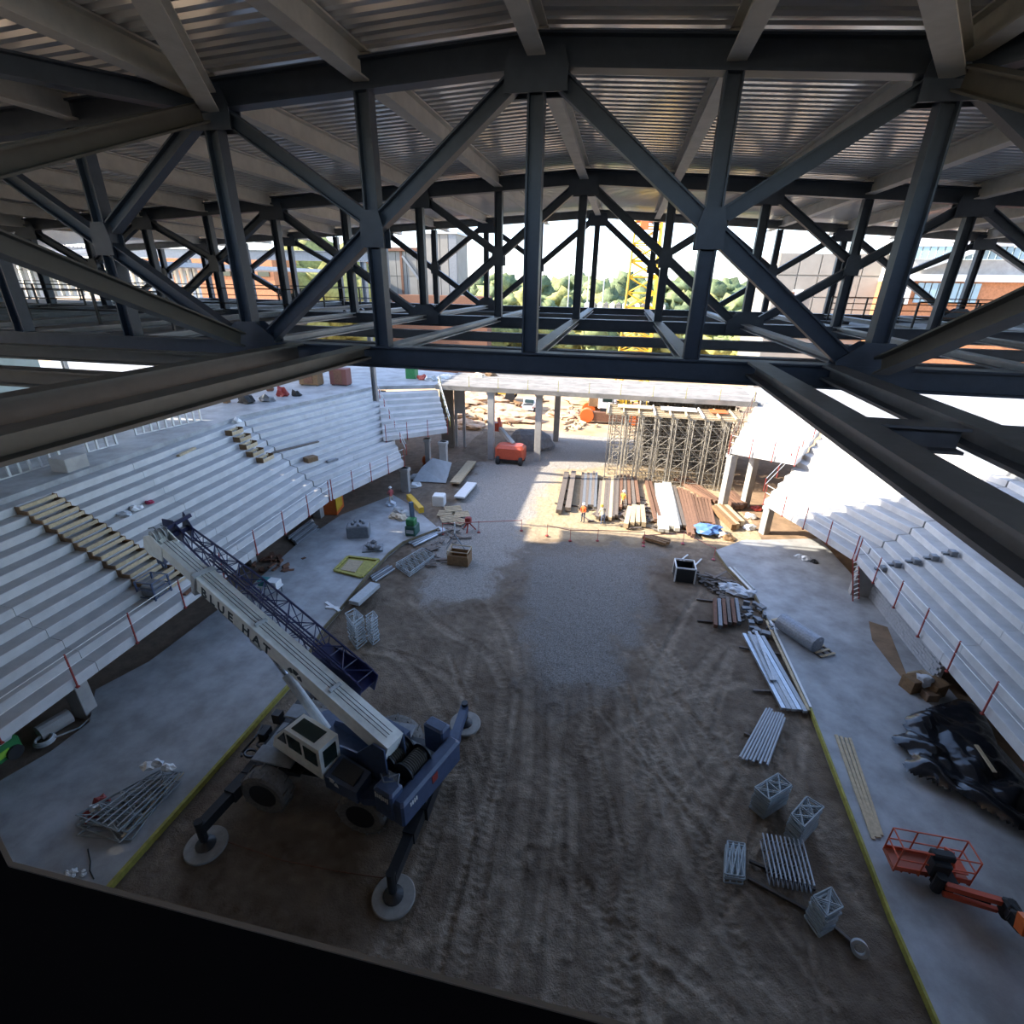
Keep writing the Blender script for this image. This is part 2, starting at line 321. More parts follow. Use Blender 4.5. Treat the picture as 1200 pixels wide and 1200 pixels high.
# ------------------------------------------------------------------ stands
def bowl(name,st,rows,z0,rise,label_side,k0=0):
    root=thing(name,(*st[0][0],0),None,None,None,'structure')
    for i in range(len(st)-1):
        (a0,a1),(b0,b1)=st[i],st[i+1]; a0,a1,b0,b1=[Vector((*q,0)) for q in (a0,a1,b0,b1)]; e=(b0-a0).normalized()*.012
        for k in range(rows):
            t0=k/rows; t1=(k+1.08)/rows; zt=z0+k*rise; b=MB()
            A0=a0.lerp(a1,t0)+e; A1=a0.lerp(a1,t1)+e; B0=b0.lerp(b1,t0)-e; B1=b0.lerp(b1,t1)-e
            dz=rise+.14 if k else .5
            def q(p,z): return Vector((p.x,p.y,z))
            # precast unit: riser with a small raised lip, tread behind it
            lip=.0
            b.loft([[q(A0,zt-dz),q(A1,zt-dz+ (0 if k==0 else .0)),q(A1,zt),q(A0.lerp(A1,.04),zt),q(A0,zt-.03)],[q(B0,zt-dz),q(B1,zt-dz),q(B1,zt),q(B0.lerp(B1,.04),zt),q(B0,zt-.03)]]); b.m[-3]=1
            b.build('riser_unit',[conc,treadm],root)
    return root
LA=[((-21.35,1.),(-30.6,1.)),((-21.35,14.),(-30.6,14.6)),((-21.35,24.2),(-30.6,26.)),((-21.35,33.9),(-31.,37.4))]
bowl('stand_left',LA,12,3.18,.42,'left')
bowl('stand_left_bend',[((-21.3,33.95),(-30.95,37.45)),((-20.2,38.6),(-28.6,45.)),((-18.9,43.3),(-26.0,52.8))],12,3.18,.42,'left')
bowl('stand_left_end',[((-21.4,44.6),(-25.4,52.6)),((-16.4,49.2),(-19.6,55.6))],7,5.05,.42,'left')
RA=[((16.4,1.),(25.6,1.)),((16.4,13.),(25.6,13.6)),((16.4,23.),(25.6,25.)),((16.3,32.7),(25.9,36.4))]
bowl('stand_right',RA,12,3.18,.42,'right')
bowl('stand_right_bend',[((16.25,32.75),(25.85,36.45)),((14.6,37.2),(23.2,44.)),((12.7,41.4),(20.3,51.3))],12,3.18,.42,'right')
bowl('stand_right_end',[((15.2,43.9),(20.2,52.6)),((10.4,46.0),(14.2,55.6))],6,5.9,.38,'right')
def slabp(name,poly,z,th,m,kind='structure'):
    b=MB(); b.prism([Vector((x,y,z-th)) for x,y in poly],(0,0,th)); return b.build(name,m,kind=kind)
# concourses behind the stands, far bridge slab
slabp('concourse_left',[(-30.4,-4),(-30.9,37.5),(-25.9,53),(-19.6,55.7),(-19.6,64),(-75,75),(-75,-4)],8.12,.4,slabm)
slabp('concourse_right',[(25.5,-4),(25.8,36.5),(20.2,51.5),(14.2,55.7),(14.2,64),(60,75),(60,-4)],8.12,.4,slabm)
slabp('bridge_slab',[(-19.6,55.),(14.2,55.),(14.2,64.),(-19.6,64.)],8.25,.5,mat('bridge_concrete',(.27,.25,.22),.85,0,.45,.8))
# raker walls and columns below the stands
def column(x,y,h,w=.6,d=.6,label='',rot=0,group='concrete columns',top=None):
    b=MB(); b.cham((x,y,h/2-.1),(w,d,h+.2),.03,rz(rot)); b.cham((x,y,h-.16),(w+.16,d+.16,.32),.03,rz(rot)); return b.build('column',concd,None,label,'column',group)
for nm,px,h in (('at the near left stand beside the coiled hose',(99,842),2.45),('under the left stand behind the crane boom head',(293,662),2.4),('under the left stand beside the orange container',(374,607),2.4),('under the front corner of the left stand bend',(477,577),2.4),('under the outer corner of the far left stand',(522,560),3.85)):
    p=G(*px); column(p.x-.2,p.y+.3,h,.75,.6,'pale concrete column '+nm,0,'columns under the left stand')
column(-18.6,49.0,3.85,.5,.5,'concrete column behind the outer corner column of the far left stand',0,'columns under the left stand')
for nm,x,y,h in (('at the sunlit outer corner of the far right stand',10.75,46.25,5.3),('behind the outer corner column of the far right stand',13.0,47.6,5.3),('under the sunlit front corner of the right stand bend',13.4,41.9,2.4)):
    column(x,y,h,.62,.62,'pale concrete column '+nm,.5,'columns under the right stand')
for nm,px,y2 in (('left of the red boom lift',(575,538),0),('right of the red lift, nearer of two',(629,540),0),('right of the red lift, farther of two',(651,517),0),('deepest in the scaffold',(748,520),0),('inside the scaffold right half',(808,540),0)):
    p=G(*px); column(p.x,p.y+.25,7.75,.7,.6,'tall grey column under the bridge slab '+nm,0,'columns under the bridge slab')
# bearing walls under the stands (dark void edges)
slabp('wall_under_left',[(-31.5,2),(-31.,2),(-31.5,37),(-26.,56),(-26.6,56),(-32.,37)],7.1,7.2,concd)
slabp('wall_under_right',[(26.,2),(26.5,2),(26.5,37),(21,54),(20.5,54),(26.,37)],7.1,7.2,concd)
# block wall under the right stand front: courses of real blocks joined
wr=thing('wall_right',(17.75,28.8,0),None,None,None,'structure')
b=MB(); bl=.4; hh=.2; y0,y1=24.6,32.6; nb=int((y1-y0)/bl)
for r in range(12):
    for i in range(nb):
        b.box((17.8+rnd.uniform(-.008,.008),y0+(i+.5+(.5 if r%2 else 0))*bl,SZ+(r+.5)*hh),(.2,bl-.025,hh-.022))
b.build('block',cmu,wr,kind='stuff')
b=MB(); b.box((17.86,(y0+y1)/2,SZ+1.2),(.14,y1-y0,2.36)); b.build('mortar_core',concd,wr)
slabp('wall_right_near',[(19.2,6),(19.5,6),(19.5,24.4),(19.2,24.4)],2.75,2.75,concd)
slabp('wall_right_end',[(16.6,32.6),(18.4,32.6),(18.4,33.),(16.6,33.)],2.55,2.6,concd)
slabp('dark_backdrop_wall',[(4.2,63.2),(14,63.2),(14,63.6),(4.2,63.6)],7.7,7.8,mat('backdrop_concrete',(.20,.17,.13),.9,0,.5,1.2))  # wall added behind the towers so the scaffold interior reads dark
# precast stub wall beyond the far left stand
def RY(px,py,Y): r=ray(px,py); return Vector(r*(Y/r[1]))+Vector((0,0,CAMZ))
st=thing('precast_wall_panel',(RY(533,500,59).x,59,0),'tall precast wall panel with a doorway, standing beyond the far left stand','wall panel')
a=RY(533,500,59).x; c=RY(545,500,59).x; b=MB(); P=[(a,0),(a+.3,0),(a+.3,4.2),(c-.3,4.2),(c-.3,0),(c,0),(c,7.6),(a,7.6)]; b.prism([Vector((x,59,z)) for x,z in P],(0,.3,0)); b.build('panel',concd,st)
a2=RY(517,500,58.4).x; b=MB(); b.box(((a+a2)/2,58.6,3.75),(a-a2,.5,7.5)); b.build('return_wall',mat('brown_concrete',(.22,.18,.14),.9,0,.3,1),st)
# ------------------------------------------------------------------ wall below and behind the camera
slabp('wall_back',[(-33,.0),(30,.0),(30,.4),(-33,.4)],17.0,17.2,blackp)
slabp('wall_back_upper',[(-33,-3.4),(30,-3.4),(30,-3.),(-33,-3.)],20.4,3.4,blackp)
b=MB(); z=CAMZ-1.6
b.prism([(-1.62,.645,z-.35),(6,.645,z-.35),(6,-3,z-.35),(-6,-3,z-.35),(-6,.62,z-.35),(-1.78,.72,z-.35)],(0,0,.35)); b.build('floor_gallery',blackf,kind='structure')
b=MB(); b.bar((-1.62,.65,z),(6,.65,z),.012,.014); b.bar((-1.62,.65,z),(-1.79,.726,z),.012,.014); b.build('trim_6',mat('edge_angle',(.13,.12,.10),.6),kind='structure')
# ------------------------------------------------------------------ roof steel
RX=-1.65; PS=2.94
def px_(k): return RX+PS*(k-2)
def zc(x): return 22.05-.058*abs(x-RX)
ZB=17.4
TR=[10.0,20.3,30.3]; TN=['nearest','middle','farthest']
for ti,Y in enumerate(TR):
    t=thing('roof_truss',(RX,Y,ZB),'%s of the three dark steel roof trusses spanning the hall'%TN[ti],'truss')
    ms=lightst if ti==2 else steel
    K0,K1=-8,10
    for x0,x1 in ((px_(K0),RX),(RX,px_(K1))):
        b=MB(); b.ib((x0,Y,zc(x0)),(x1,Y,zc(x1)),.44 if ti<2 else .36,.3,.035,.03); b.build('top_chord',steel if ti<2 else grey,t)
    b=MB(); b.ib((px_(K0),Y,ZB),(px_(K1),Y,ZB),.40,.36,.035,.03); b.build('bottom_chord',steel,t)
    gus=MB()
    def plate(x,z,w,h,c=.3):
        P=[(-w,-h),(w,-h),(w,h*.2),(w*c,h),(-w*c,h),(-w,h*.2)]; gus.prism([Vector((x+a,Y-.17,z+q)) for a,q in P],(0,.03,0)); gus.prism([Vector((x+a,Y+.14,z+q)) for a,q in P],(0,.03,0))
    for k in range(K0,K1+1):
        x=px_(k); b=MB(); b.ib((x,Y,ZB+.18),(x,Y,zc(x)-.2),.27,.25,.03,.02,(1,0,0)); b.build('vertical',steel,t)
        r=k%4
        if r==2: plate(x,zc(x)-.26,.5,.28,.85)
        elif r==0: plate(x,zc(x)-.22,.45,.3,.8); plate(x,ZB+.22,.6,.36,.35)
        else:
            plate(x,(zc(x)+ZB)/2,.22,.3,.7)
    gus.build('gusset_plate',steel,t,kind='stuff')
    for k in range(K0,K1+1):
        if k%4!=2: continue
        for s in (-1,1):
            xm=px_(k+s); zm=(zc(xm)+ZB)/2; x2=px_(k+2*s)
            if abs(k+2*s-1)>10: continue
            b=MB(); b.ib((px_(k)+s*.3,Y,zc(px_(k))-.3),(x2-s*.45,Y,ZB+.3),.27,.24,.03,.02,(0,0,1)); b.build('diagonal',steel,t)
            b=MB(); b.ib((x2-s*.3,Y,zc(x2)-.3),(xm+s*.18,Y,zm+.2),.24,.22,.028,.02,(0,0,1)); b.build('diagonal',steel,t)
# roof beams running away from the camera, resting over the chords
def side(k): return 'ridge line' if k==2 else ('%s left of the ridge'%ORD[1-k] if k<2 else '%s right of the ridge'%ORD[k-3])
bays=[(-2.9,10,'nearest bay overhead'),(10,20.3,'middle bay'),(20.3,30.3,'far bay'),(30.3,33.0,'short eave bay')]
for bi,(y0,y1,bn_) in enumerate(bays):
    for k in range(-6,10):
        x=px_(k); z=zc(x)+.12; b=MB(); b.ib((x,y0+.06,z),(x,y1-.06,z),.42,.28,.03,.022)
        b.build('roof_beam',lit_steel,None,'grey roof beam of the %s, %s'%(bn_,side(k)),'roof beam','roof beams of the '+bn_)
# diagonal roof braces meeting at the ridge over the camera
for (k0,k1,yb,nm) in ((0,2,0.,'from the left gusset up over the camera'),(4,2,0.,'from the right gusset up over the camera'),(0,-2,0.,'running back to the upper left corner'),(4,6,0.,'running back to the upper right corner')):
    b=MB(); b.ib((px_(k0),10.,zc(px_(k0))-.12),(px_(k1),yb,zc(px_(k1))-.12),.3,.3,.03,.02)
    b.build('roof_brace',lit_steel if k1==2 else steel,None,'steel roof brace '+nm,'brace')
b=MB(); b.ib((px_(-6),0.,zc(px_(-6))),(RX,0.,zc(RX)),.44,.3,.03,.03); b.ib((RX,0.,zc(RX)),(px_(9),0.,zc(px_(9))),.44,.3,.03,.03); b.build('roof_girder',steel,None,'dark roof girder directly over the camera','girder')
# corrugated deck: ribs run along the trusses
dk=thing('ceiling',(RX,10,22.4),None,None,None,'structure')
def deck(x0,x1,y0,y1):
    pit=.28; prof=[]; y=y0
    while y<y1-1e-6:
        for dy,dz in ((0,0),(.12,0),(.16,.075),(.24,.075),(.28,0)): 
            if y+dy<=y1: prof.append((y+dy,dz))
        y+=pit
    vs=[];fs=[]; n=len(prof)
    for x in (x0,x1):
        for yy,dz in prof: vs.append((x,yy,zc(x)+.335+dz))
    for x in (x0,x1):
        for yy,dz in prof: vs.append((x,yy,zc(x)+.345+dz))
    for i in range(n-1): fs+=[(i,i+1,n+i+1,n+i),(2*n+i,3*n+i,3*n+i+1,2*n+i+1)]
    b=MB(); b.add(vs,fs); b.build('deck_sheet',deckm,dk)
XL,XR=-44.,29.
def dstrip(x0,x1,y0,y1):
    if x0<RX<x1: deck(x0,RX-.0,y0,y1); deck(RX+.0,x1,y0,y1)
    else: deck(x0,x1,y0,y1)
XH0,XH1=-35.2,-32.8        # deck left open near the eave, shaped to throw the sun patch
for y0,y1 in ((-3.4,3.),(3.,10.),(10.,20.3),(20.3,29.9)): dstrip(XL,XR,y0,y1)
dstrip(XL,XH0,29.9,32.6); dstrip(XH1,XR,29.9,32.6)
b=MB(); b.bar((XL,33.,zc(XL)+.3),(RX,33.,zc(RX)+.3),.12,.34); b.bar((RX,33.,zc(RX)+.3),(XR,33.,zc(XR)+.3),.12,.34); b.build('trim_4',lightst,kind='structure')
b=MB(); b.prism([(XL,-3.4,zc(XL)+.47),(RX,-3.4,22.52),(RX,29.9,22.52),(XL,29.9,zc(XL)+.47)],(0,0,.05)); b.prism([(RX,-3.4,22.52),(XR,-3.4,zc(XR)+.47),(XR,29.9,zc(XR)+.47),(RX,29.9,22.52)],(0,0,.05)); b.build('roof_cover',grey,dk)
# roof slab added as a sun blocker, shading the left of the yard
b=MB(); b.prism([(-60,32.3,19.5),(-35.6,32.3,19.5),(-35.6,64,19.5),(-60,64,19.5)],(0,0,.35)); b.build('sun_blocker_roof',lightst,kind='structure')
slabp('wall_sun_stop',[(-44.5,-4),(-44,-4),(-44,33),(-44.5,33)],17.2,9.1,mat('wall_sheathing',(.42,.47,.42),.8,0,.2,1))  # west walls added to stop sun leaking in under the roof
slabp('wall_sun_stop_near',[(-44.5,-4),(-44,-4),(-44,13.4),(-44.5,13.4)],20.0,2.8,MT['wall_sheathing'])
slabp('wall_sun_stop_far',[(-44.5,29.4),(-44,29.4),(-44,33),(-44.5,33)],20.0,2.8,mat('wall_sheathing',(.42,.47,.42),.8,0,.2,1))
# ------------------------------------------------------------------ bottom plane steel
bst=mat('beam_steel',(.15,.155,.16),.5,.1,.25,4)
for x,nm in ((-6.4,'outer of the left pair'),(-4.95,'inner of the left pair'),(2.38,'inner of the right pair'),(3.57,'outer of the right pair')):
    b=MB(); hb=.36 if x<-6 else .24; b.ib((x,1.0,ZB+.21-hb/2),(x,9.78,ZB+.21-hb/2),hb,.32,.04,.03); b.build('floor_beam',bst if x>0 else brownst,None,'large steel beam from the nearest truss to below the camera, '+nm,'beam')
for x0,x1,y,nm in ((-20,-6.6,5.9,'left'),(3.76,18,5.7,'right'),(-20,-6.6,8.0,'far left'),):
    b=MB(); b.ib((x0,y,ZB+.07),(x1,y,ZB+.07),.24,.26,.03,.02); b.build('cross_beam',brownst if x0<0 else bst,None,'cross beam joining the large lower beams on the %s, ahead of the nearest truss'%nm,'beam')
b=MB(); b.ib((2.56,5.7,ZB+.06),(3.39,5.7,ZB+.06),.26,.3,.03,.02); b.build('cross_beam',bst,None,'short cross beam between the right pair of large lower beams','beam')
for bi,(y0,y1,nm) in enumerate(((10.22,20.08,'near'),(20.52,30.08,'far'))):
    for k in range(-6,10):
        x=px_(k); b=MB(); b.ib((x,y0,ZB+.12),(x,y1,ZB+.12),.16,.30,.03,.02)
        b.build('tie_beam',lightst if -1<=k<=5 else grey,None,'lower tie beam of the %s bay, %s'%(nm,side(k).replace('ridge line','centre line').replace('ridge','centre line')),'tie beam','lower tie beams of the %s bay'%nm)
for i,y in enumerate((12.1,15.7,23.4,27.1)):
    b=MB(); b.ib((-13.4,y,ZB-.1),(10.1,y,ZB-.1),.26,.28,.025,.02); b.build('lower_joist',mat('joist_steel',(.16,.175,.195),.5,.1,.2,3),None,'dark lower joist parallel to the trusses, %s from the camera'%ORD[i],'joist','lower joists between the trusses')
# crossed braces in the planes of the main panel points, ahead of the nearest truss
for x,nm in ((px_(0),'left'),(px_(4),'right')):
    zt=zc(x)-.25
    b=MB(); b.ib((x,9.7,zt-.05),(x,-.5,ZB+.2),.28,.26,.03,.02); b.build('sway_brace',brownst,None,'steel sway brace falling towards the camera from the %s upper gusset'%nm,'brace')
    b=MB(); b.ib((x,9.6,ZB+.25),(x,-.5,zt),.28,.26,.03,.02); b.build('sway_brace',brownst,None,'steel sway brace rising towards the camera from the %s lower gusset'%nm,'brace')
# ------------------------------------------------------------------ upper side floors with guardrails
def rail(name,pts,h,label,cat='guardrail',m=blackp,step=1.8,group=None,rails=(.5,1.0),r=.03,stuff=False,lean=0):
    t=thing(name,pts[0],label,cat,group); pm=m if isinstance(m,tuple) else (m,m)
    for a,c in zip(pts[:-1],pts[1:]):
        a=Vector(a); c=Vector(c); L=(c-a).length; n=max(1,round(L/step))
        for i in range(n+1):
            if i==n and c!=Vector(pts[-1]): continue
            p=a.lerp(c,i/n); b=MB(); b.bar(p,p+Vector((0,0,h)),2*r,2*r); b.box(p+Vector((0,0,.03)),(.12,.12,.06)); b.build('post',pm[0],t)
    b=MB()
    for a,c in zip(pts[:-1],pts[1:]):
        for q in rails: b.tube(Vector(a)+Vector((0,0,h*q)),Vector(c)+Vector((0,0,h*q)),r*.8,6)
    b.build('rails',pm[1],t); return t
zu=CAMZ-1.5
slabp('floor_gap_sun_stop',[(-44.2,19.95),(-38,19.95),(-38,21.15),(-44.2,21.15)],zu,.2,concd)  # strip added between the floors to keep sun off the left stand
slabp('upper_floor_left',[(-44.2,13.2),(-12.4,13.2),(-12.4,19.9),(-44.2,19.9)],zu,.2,concd)
slabp('upper_floor_left_far',[(-44.2,21.2),(-13.6,21.2),(-13.6,29.6),(-44.2,29.6)],zu,.2,slabm)
slabp('upper_floor_right',[(9.6,20.9),(36,20.9),(36,29.6),(9.6,29.6)],zu,.2,slabm)
rail('guardrail',[(-40,13.4,zu),(-12.6,13.4,zu)],1.1,'dark guardrail along the near edge of the upper left floor',step=2.6)
rail('guardrail',[(-40,19.6,zu),(-12.6,19.6,zu)],1.1,'dark guardrail between the two upper left floors',step=2.6)
rail('guardrail',[(-40,29.3,zu),(-13.8,29.3,zu),(-13.8,22,zu)],1.1,'dark guardrail at the far end of the upper left floor',step=2.)
rail('guardrail',[(9.9,29.3,zu),(30,29.3,zu)],1.1,'dark guardrail with brown rails along the far edge of the upper right floor',m=(blackp,rust),step=1.5,rails=(.25,.5,.75,1))
rail('guardrail',[(9.9,21.2,zu),(30,21.2,zu)],1.1,'dark guardrail along the near edge of the upper right floor',step=1.9)
# metal stud walls
def studs(p0,p1,z,h,step,label,mats=studm,rails=(0,.5,1),sw=.12):
    t=thing('stud_wall',(*p0,z),label,'stud wall'); a=Vector((*p0,z)); c=Vector((*p1,z)); L=(c-a).length; n=int(L/step)
    for i in range(n+1):
        p=a.lerp(c,i/n); b=MB(); b.bar(p,p+Vector((0,0,h)),sw,sw,(a-c)); b.build('stud',mats,t)
    for q in rails: b=MB(); b.bar(a+Vector((0,0,h*q)),c+Vector((0,0,h*q)),.12,.10); b.build('track',mats,t)
    return t
studs((-41.5,14),(-41.5,36),zu,3.5,.62,'pale metal stud wall standing at the back of the upper left floors',sw=.3)
studs((-41.2,36.5),(-39.5,46),zu-.6,2.9,.62,'low pale metal stud wall beyond the far end of the upper left floors',sw=.3)
for i,(a,c,nm) in enumerate(((( -1,563),(72,541),'nearest the camera'),((104,530),(137,521),'middle of three'),((160,510),(236,493),'farthest of three'))):
    A=G(*a,8.12); C=G(*c,8.12); studs((A.x,A.y),(C.x,C.y),8.12,2.6,.55,'short pale stud partition along the back of the left stand, '+nm,rails=(0,1))
b=MB(); b.bar(G(-10,560,9.4)+Vector((-3,0,0)),G(240,470,9.4)+Vector((-6,3,0)),.1,.25); b.build('warning_ribbon',red,None,'long red ribbon strung behind the stud partitions at the back of the left stand','ribbon')
# red posts and cables along the stand fronts
def frontrail(pts,z,label,step):
    return rail('safety_rail',[(*p,z-.95) for p in pts],1.75,label,m=(red,white),step=step,rails=(.62,.97),r=.026)
frontrail([(-21.28,4),(-21.28,33.9)],3.65,'red-posted safety rail along the front of the long left stand',3.1)
frontrail([(-21.2,34.2),(-18.82,43.2)],3.65,'red-posted safety rail along the front of the left stand bend',2.3)
frontrail([(-21.2,44.8),(-16.35,49.0)],5.4,'red-posted safety rail along the front of the far left stand',2.2)
frontrail([(16.33,4),(16.25,32.6)],3.65,'red-posted safety rail along the front of the long right stand',2.6)
frontrail([(16.2,32.9),(12.65,41.3)],3.65,'red-posted safety rail along the front of the right stand bend',2.4)
frontrail([(15.1,43.8),(10.3,45.9)],6.3,'red-posted safety rail along the front of the far right stand',2.0)
def slope_rail(a,c,label,m=(red,greyl)):
    t=thing('stair_rail',a,label,'stair rail'); a=Vector(a); c=Vector(c)
    for i in range(7): p=a.lerp(c,i/6); b=MB(); b.bar(p,p+Vector((0,0,1.1)),.06,.06); b.build('post',m[0],t)
    b=MB(); [b.tube(a+Vector((0,0,q)),c+Vector((0,0,q)),.03,6) for q in (.55,1.08)]; b.build('rails',m[1],t)
slope_rail((-18.7,43.6,3.7),(-25.7,52.7,7.9),'red and grey stair rail climbing the end of the left stand bend')
slope_rail((-16.2,49.4,5.1),(-19.4,55.5,8.0),'pale stair rail climbing the outer end of the far left stand',(yell,white))
slope_rail((12.6,41.8,3.7),(20.0,51.3,7.9),'red and grey stair rail climbing the end of the right stand bend')
slope_rail((10.3,46.3,5.9),(14.0,55.6,8.0),'red and grey stair rail climbing the outer end of the far right stand',(rust,woodg))
rail('guardrail',[(-19,55.1,8.25),(13.8,55.1,8.25)],1.1,'pale guardrail along the near edge of the bridge slab',m=(yell,white),step=3.2,rails=(.5,1.),r=.022)
# ------------------------------------------------------------------ mobile crane
AZ=math.radians(160.4); SW=Vector((-9.3,13.4,0)); UU=Vector((math.cos(AZ),math.sin(AZ),0)); WW=Vector((-math.sin(AZ),math.cos(AZ),0)); RT=rz(AZ)
def T(u,w,z): return SW+UU*u+WW*w+Vector((0,0,z))
cr=thing('mobile_crane',SW,'cream and navy rough-terrain crane parked on the dirt with its boom over the left slab','crane')
b=MB(); b.cham((-9.1,13.2,1.15),(7.2,1.5,.7),.08); b.cham((-11.3,13.2,1.52),(1.9,2.7,.12),.04); b.cham((-6.4,13.2,1.45),(2.2,2.7,.14),.04)
for x in (-11.57,-7.6): b.tube((x,11.7,.95),(x,14.7,.95),.2,10); b.box((x,13.2,.95),(.5,.7,.5))
b.box((-12.55,13.2,.95),(.55,2.9,.6)); b.box((-5.5,13.2,.95),(.55,2.9,.6)); b.tube((-9.3,13.4,1.45),(-9.3,13.4,1.85),.95,28)
b.build('chassis',blackp,cr)
for q in ((-11.5,12.2),(-7.6,14.4),(-11.55,14.4)): b=MB(); b.cham((*q,1.9),(1.7,.75,.08),.03); b.build('fender',grey,cr)
b=MB(); b.cham((-11.6,13.2,1.7),(1.4,1.3,.3),.05); b.build('front_deck',grey,cr)
for x in (-11.57,-7.6):
    for y,s in ((11.5,-1),(14.9,1)):
        b=MB(); b.lathe((x,y,.95),(0,s,0),[(.5,-.33),(.8,-.36),(.92,-.3),(.95,-.15),(.95,.15),(.92,.3),(.8,.36),(.56,.33),(.5,.2)],30)
        for i in range(22):
            t=6.2832*i/22; b.box((x+.94*math.cos(t),y+(-.16 if i%2 else .16),.95+.94*math.sin(t)),(.12,.3,.05),Matrix.Rotation(-t,3,'Y'))
        wh=b.build('wheel',mat('dusty_tyre',(.2,.185,.165),.9,0,.4,8),cr)
        b=MB(); b.lathe((x,y,.95),(0,s,0),[(.0,.02),(.22,.02),(.24,.14),(.3,.14),(.32,.05),(.48,.08),(.52,.28),(.56,.3),(.56,.33)],24); b.build('hub',blackp,wh)
for (x,y0,y1,px,m,nm) in ((-12.6,12.2,9.6,-12.9,blackp,'n'),(-5.55,12.2,9.4,-5.61,blackp,'n'),(-5.25,14.0,16.95,-5.32,blue,'f'),(-12.6,14.4,17.0,-12.7,blackp,'f')):
    b=MB(); b.bar((x,y0,.95),(px,y1,1.0),.34,.42); b.bar((lerp(x,px,.0),lerp(y0,y1,.05),.95),(lerp(x,px,.45),lerp(y0,y1,.5),.98),.44,.52); b.build('outrigger_beam',m,cr)
    b=MB(); b.tube((px,y1,.42),(px,y1,1.35),.15,12); b.tube((px,y1,.18),(px,y1,.5),.09,10); b.lathe((px,y1,.12),(0,0,1),[(.34,0),(.34,.05),(.15,.14),(.1,.16)],18); b.build('jack',blackp,cr)
# upper works
b=MB(); b.prism([T(2.2,1.5,1.75),T(-2.6,1.5,1.75),T(-3.2,1.2,1.75),T(-3.2,-1.3,1.75),T(1.2,-1.3,1.75),T(1.8,-.6,1.75),T(2.2,.6,1.75)],(0,0,.3)); b.build('turntable_deck',blue,cr)
b=MB()
for w in (.62,-.34): b.prism([T(-3.1,w,2.0),T(.9,w,2.0),T(.7,w,2.4),T(-1.6,w,2.9),T(-2.5,w,3.9),T(-3.05,w,3.9)],WW*.07)
b.build('boom_cheek',blue,cr)
b=MB(); b.loft([[T(-.95,.85,z),T(-2.45,.85,z),T(-2.45,1.6,z-.25),T(-.95,1.72,z-.25)] for z in (2.05,2.62)]); b.build('engine_hood',blue,cr)
b=MB(); b.prism([T(-1.15,.95,2.63),T(-2.2,.95,2.63),T(-2.2,1.5,2.42),T(-1.15,1.55,2.42)],(0,0,.03)); b.build('hood_panel',blackp,cr)
b=MB(); b.box(T(-1.2,-1.0,2.35),(2.4,.6,.6),RT); b.build('tank',blue,cr)
b=MB(); b.cham(T(-4.1,-.3,2.2),(.55,3.3,1.0),.1,RT); b.build('counterweight',blue,cr)
b=MB(); b.cham(T(-3.55,1.12,2.4),(.85,.62,1.15),.08,RT); b.build('counterweight_end',blue,cr)
b=MB(); b.cham(T(-3.3,-1.85,2.4),(.95,.55,1.25),.08,RT); b.build('counterweight_end',blue,cr)
for u in (-2.75,-3.55):
    b=MB(); b.lathe(T(u,.35,2.75),-WW,[(.42,0),(.42,.06),(.29,.07),(.29,1.0),(.42,1.01),(.42,1.07)],20); wd=b.build('winch_drum',blackp,cr)
    b=MB(); [b.ring(T(u,.2-.09*i,2.75),WW,.3,.035,16,5) for i in range(9)]; b.build('rope_coil',mat('wire_rope',(.08,.075,.065),.6,.4),wd)
b=MB(); b.box(T(-3.1,-.85,2.4),(.9,.25,.6),RT); b.build('winch_motor',grey,cr); b=MB(); b.box(T(-3.15,.62,2.5),(.5,.22,.5),RT); b.path([T(-3.15,.62,2.6),T(-3.2,.7,2.9)],.03); b.path([T(-3.2,.7,2.9),T(-3.4,.9,3.05),T(-3.6,.6,3.02),T(-3.8,.9,2.95)],.03); b.path([T(-3.0,.9,2.95),T(-3.4,1.15,3.06),T(-3.7,.9,3.06)],.03); b.build('hydraulics',grey,cr)
b=MB(); b.box(T(-4.39,-.35,2.35),(.02,.3,.35),RT); b.build('reflector',red,cr)
# cab
cb=[(2.02,2.1),(1.75,2.75),(.95,3.6),(-.9,3.6),(-.85,2.1)]
b=MB(); b.prism([T(u,.85,z) for u,z in cb],WW*.87); cabo=b.build('cab',cream,cr)
def pane(pts,off,name='window'):
    P=[Vector(p) for p in pts]; n=(P[1]-P[0]).cross(P[2]-P[0]).normalized(); n=n if n.dot(off)>0 else -n
    b=MB(); b.prism([p+n*.002 for p in P],n*.02); return b.build(name,glass,cabo)
pane([T(.75,1.0,3.6),T(-.5,1.0,3.6),T(-.5,1.58,3.6),T(.75,1.58,3.6)],Vector((0,0,1)),'roof_window')
pane([T(1.55,1.722,2.8),T(1.02,1.722,3.4),T(1.02,1.722,2.8)],WW); pane([T(.88,1.722,3.38),T(.15,1.722,3.38),T(.15,1.722,2.75),T(.88,1.722,2.75)],WW); pane([T(-.02,1.722,3.35),T(-.72,1.722,3.35),T(-.7,1.722,2.7),T(-.02,1.722,2.7)],WW)
pane([T(-.9,1.0,3.4),T(-.9,1.58,3.4),T(-.87,1.58,2.6),T(-.87,1.0,2.6)],-UU)
pane([T(1.75-.05,.95,2.85),T(1.75-.05,1.62,2.85),T(1.02,1.62,3.54),T(1.02,.95,3.54)],UU+Vector((0,0,.8)),'windscreen')
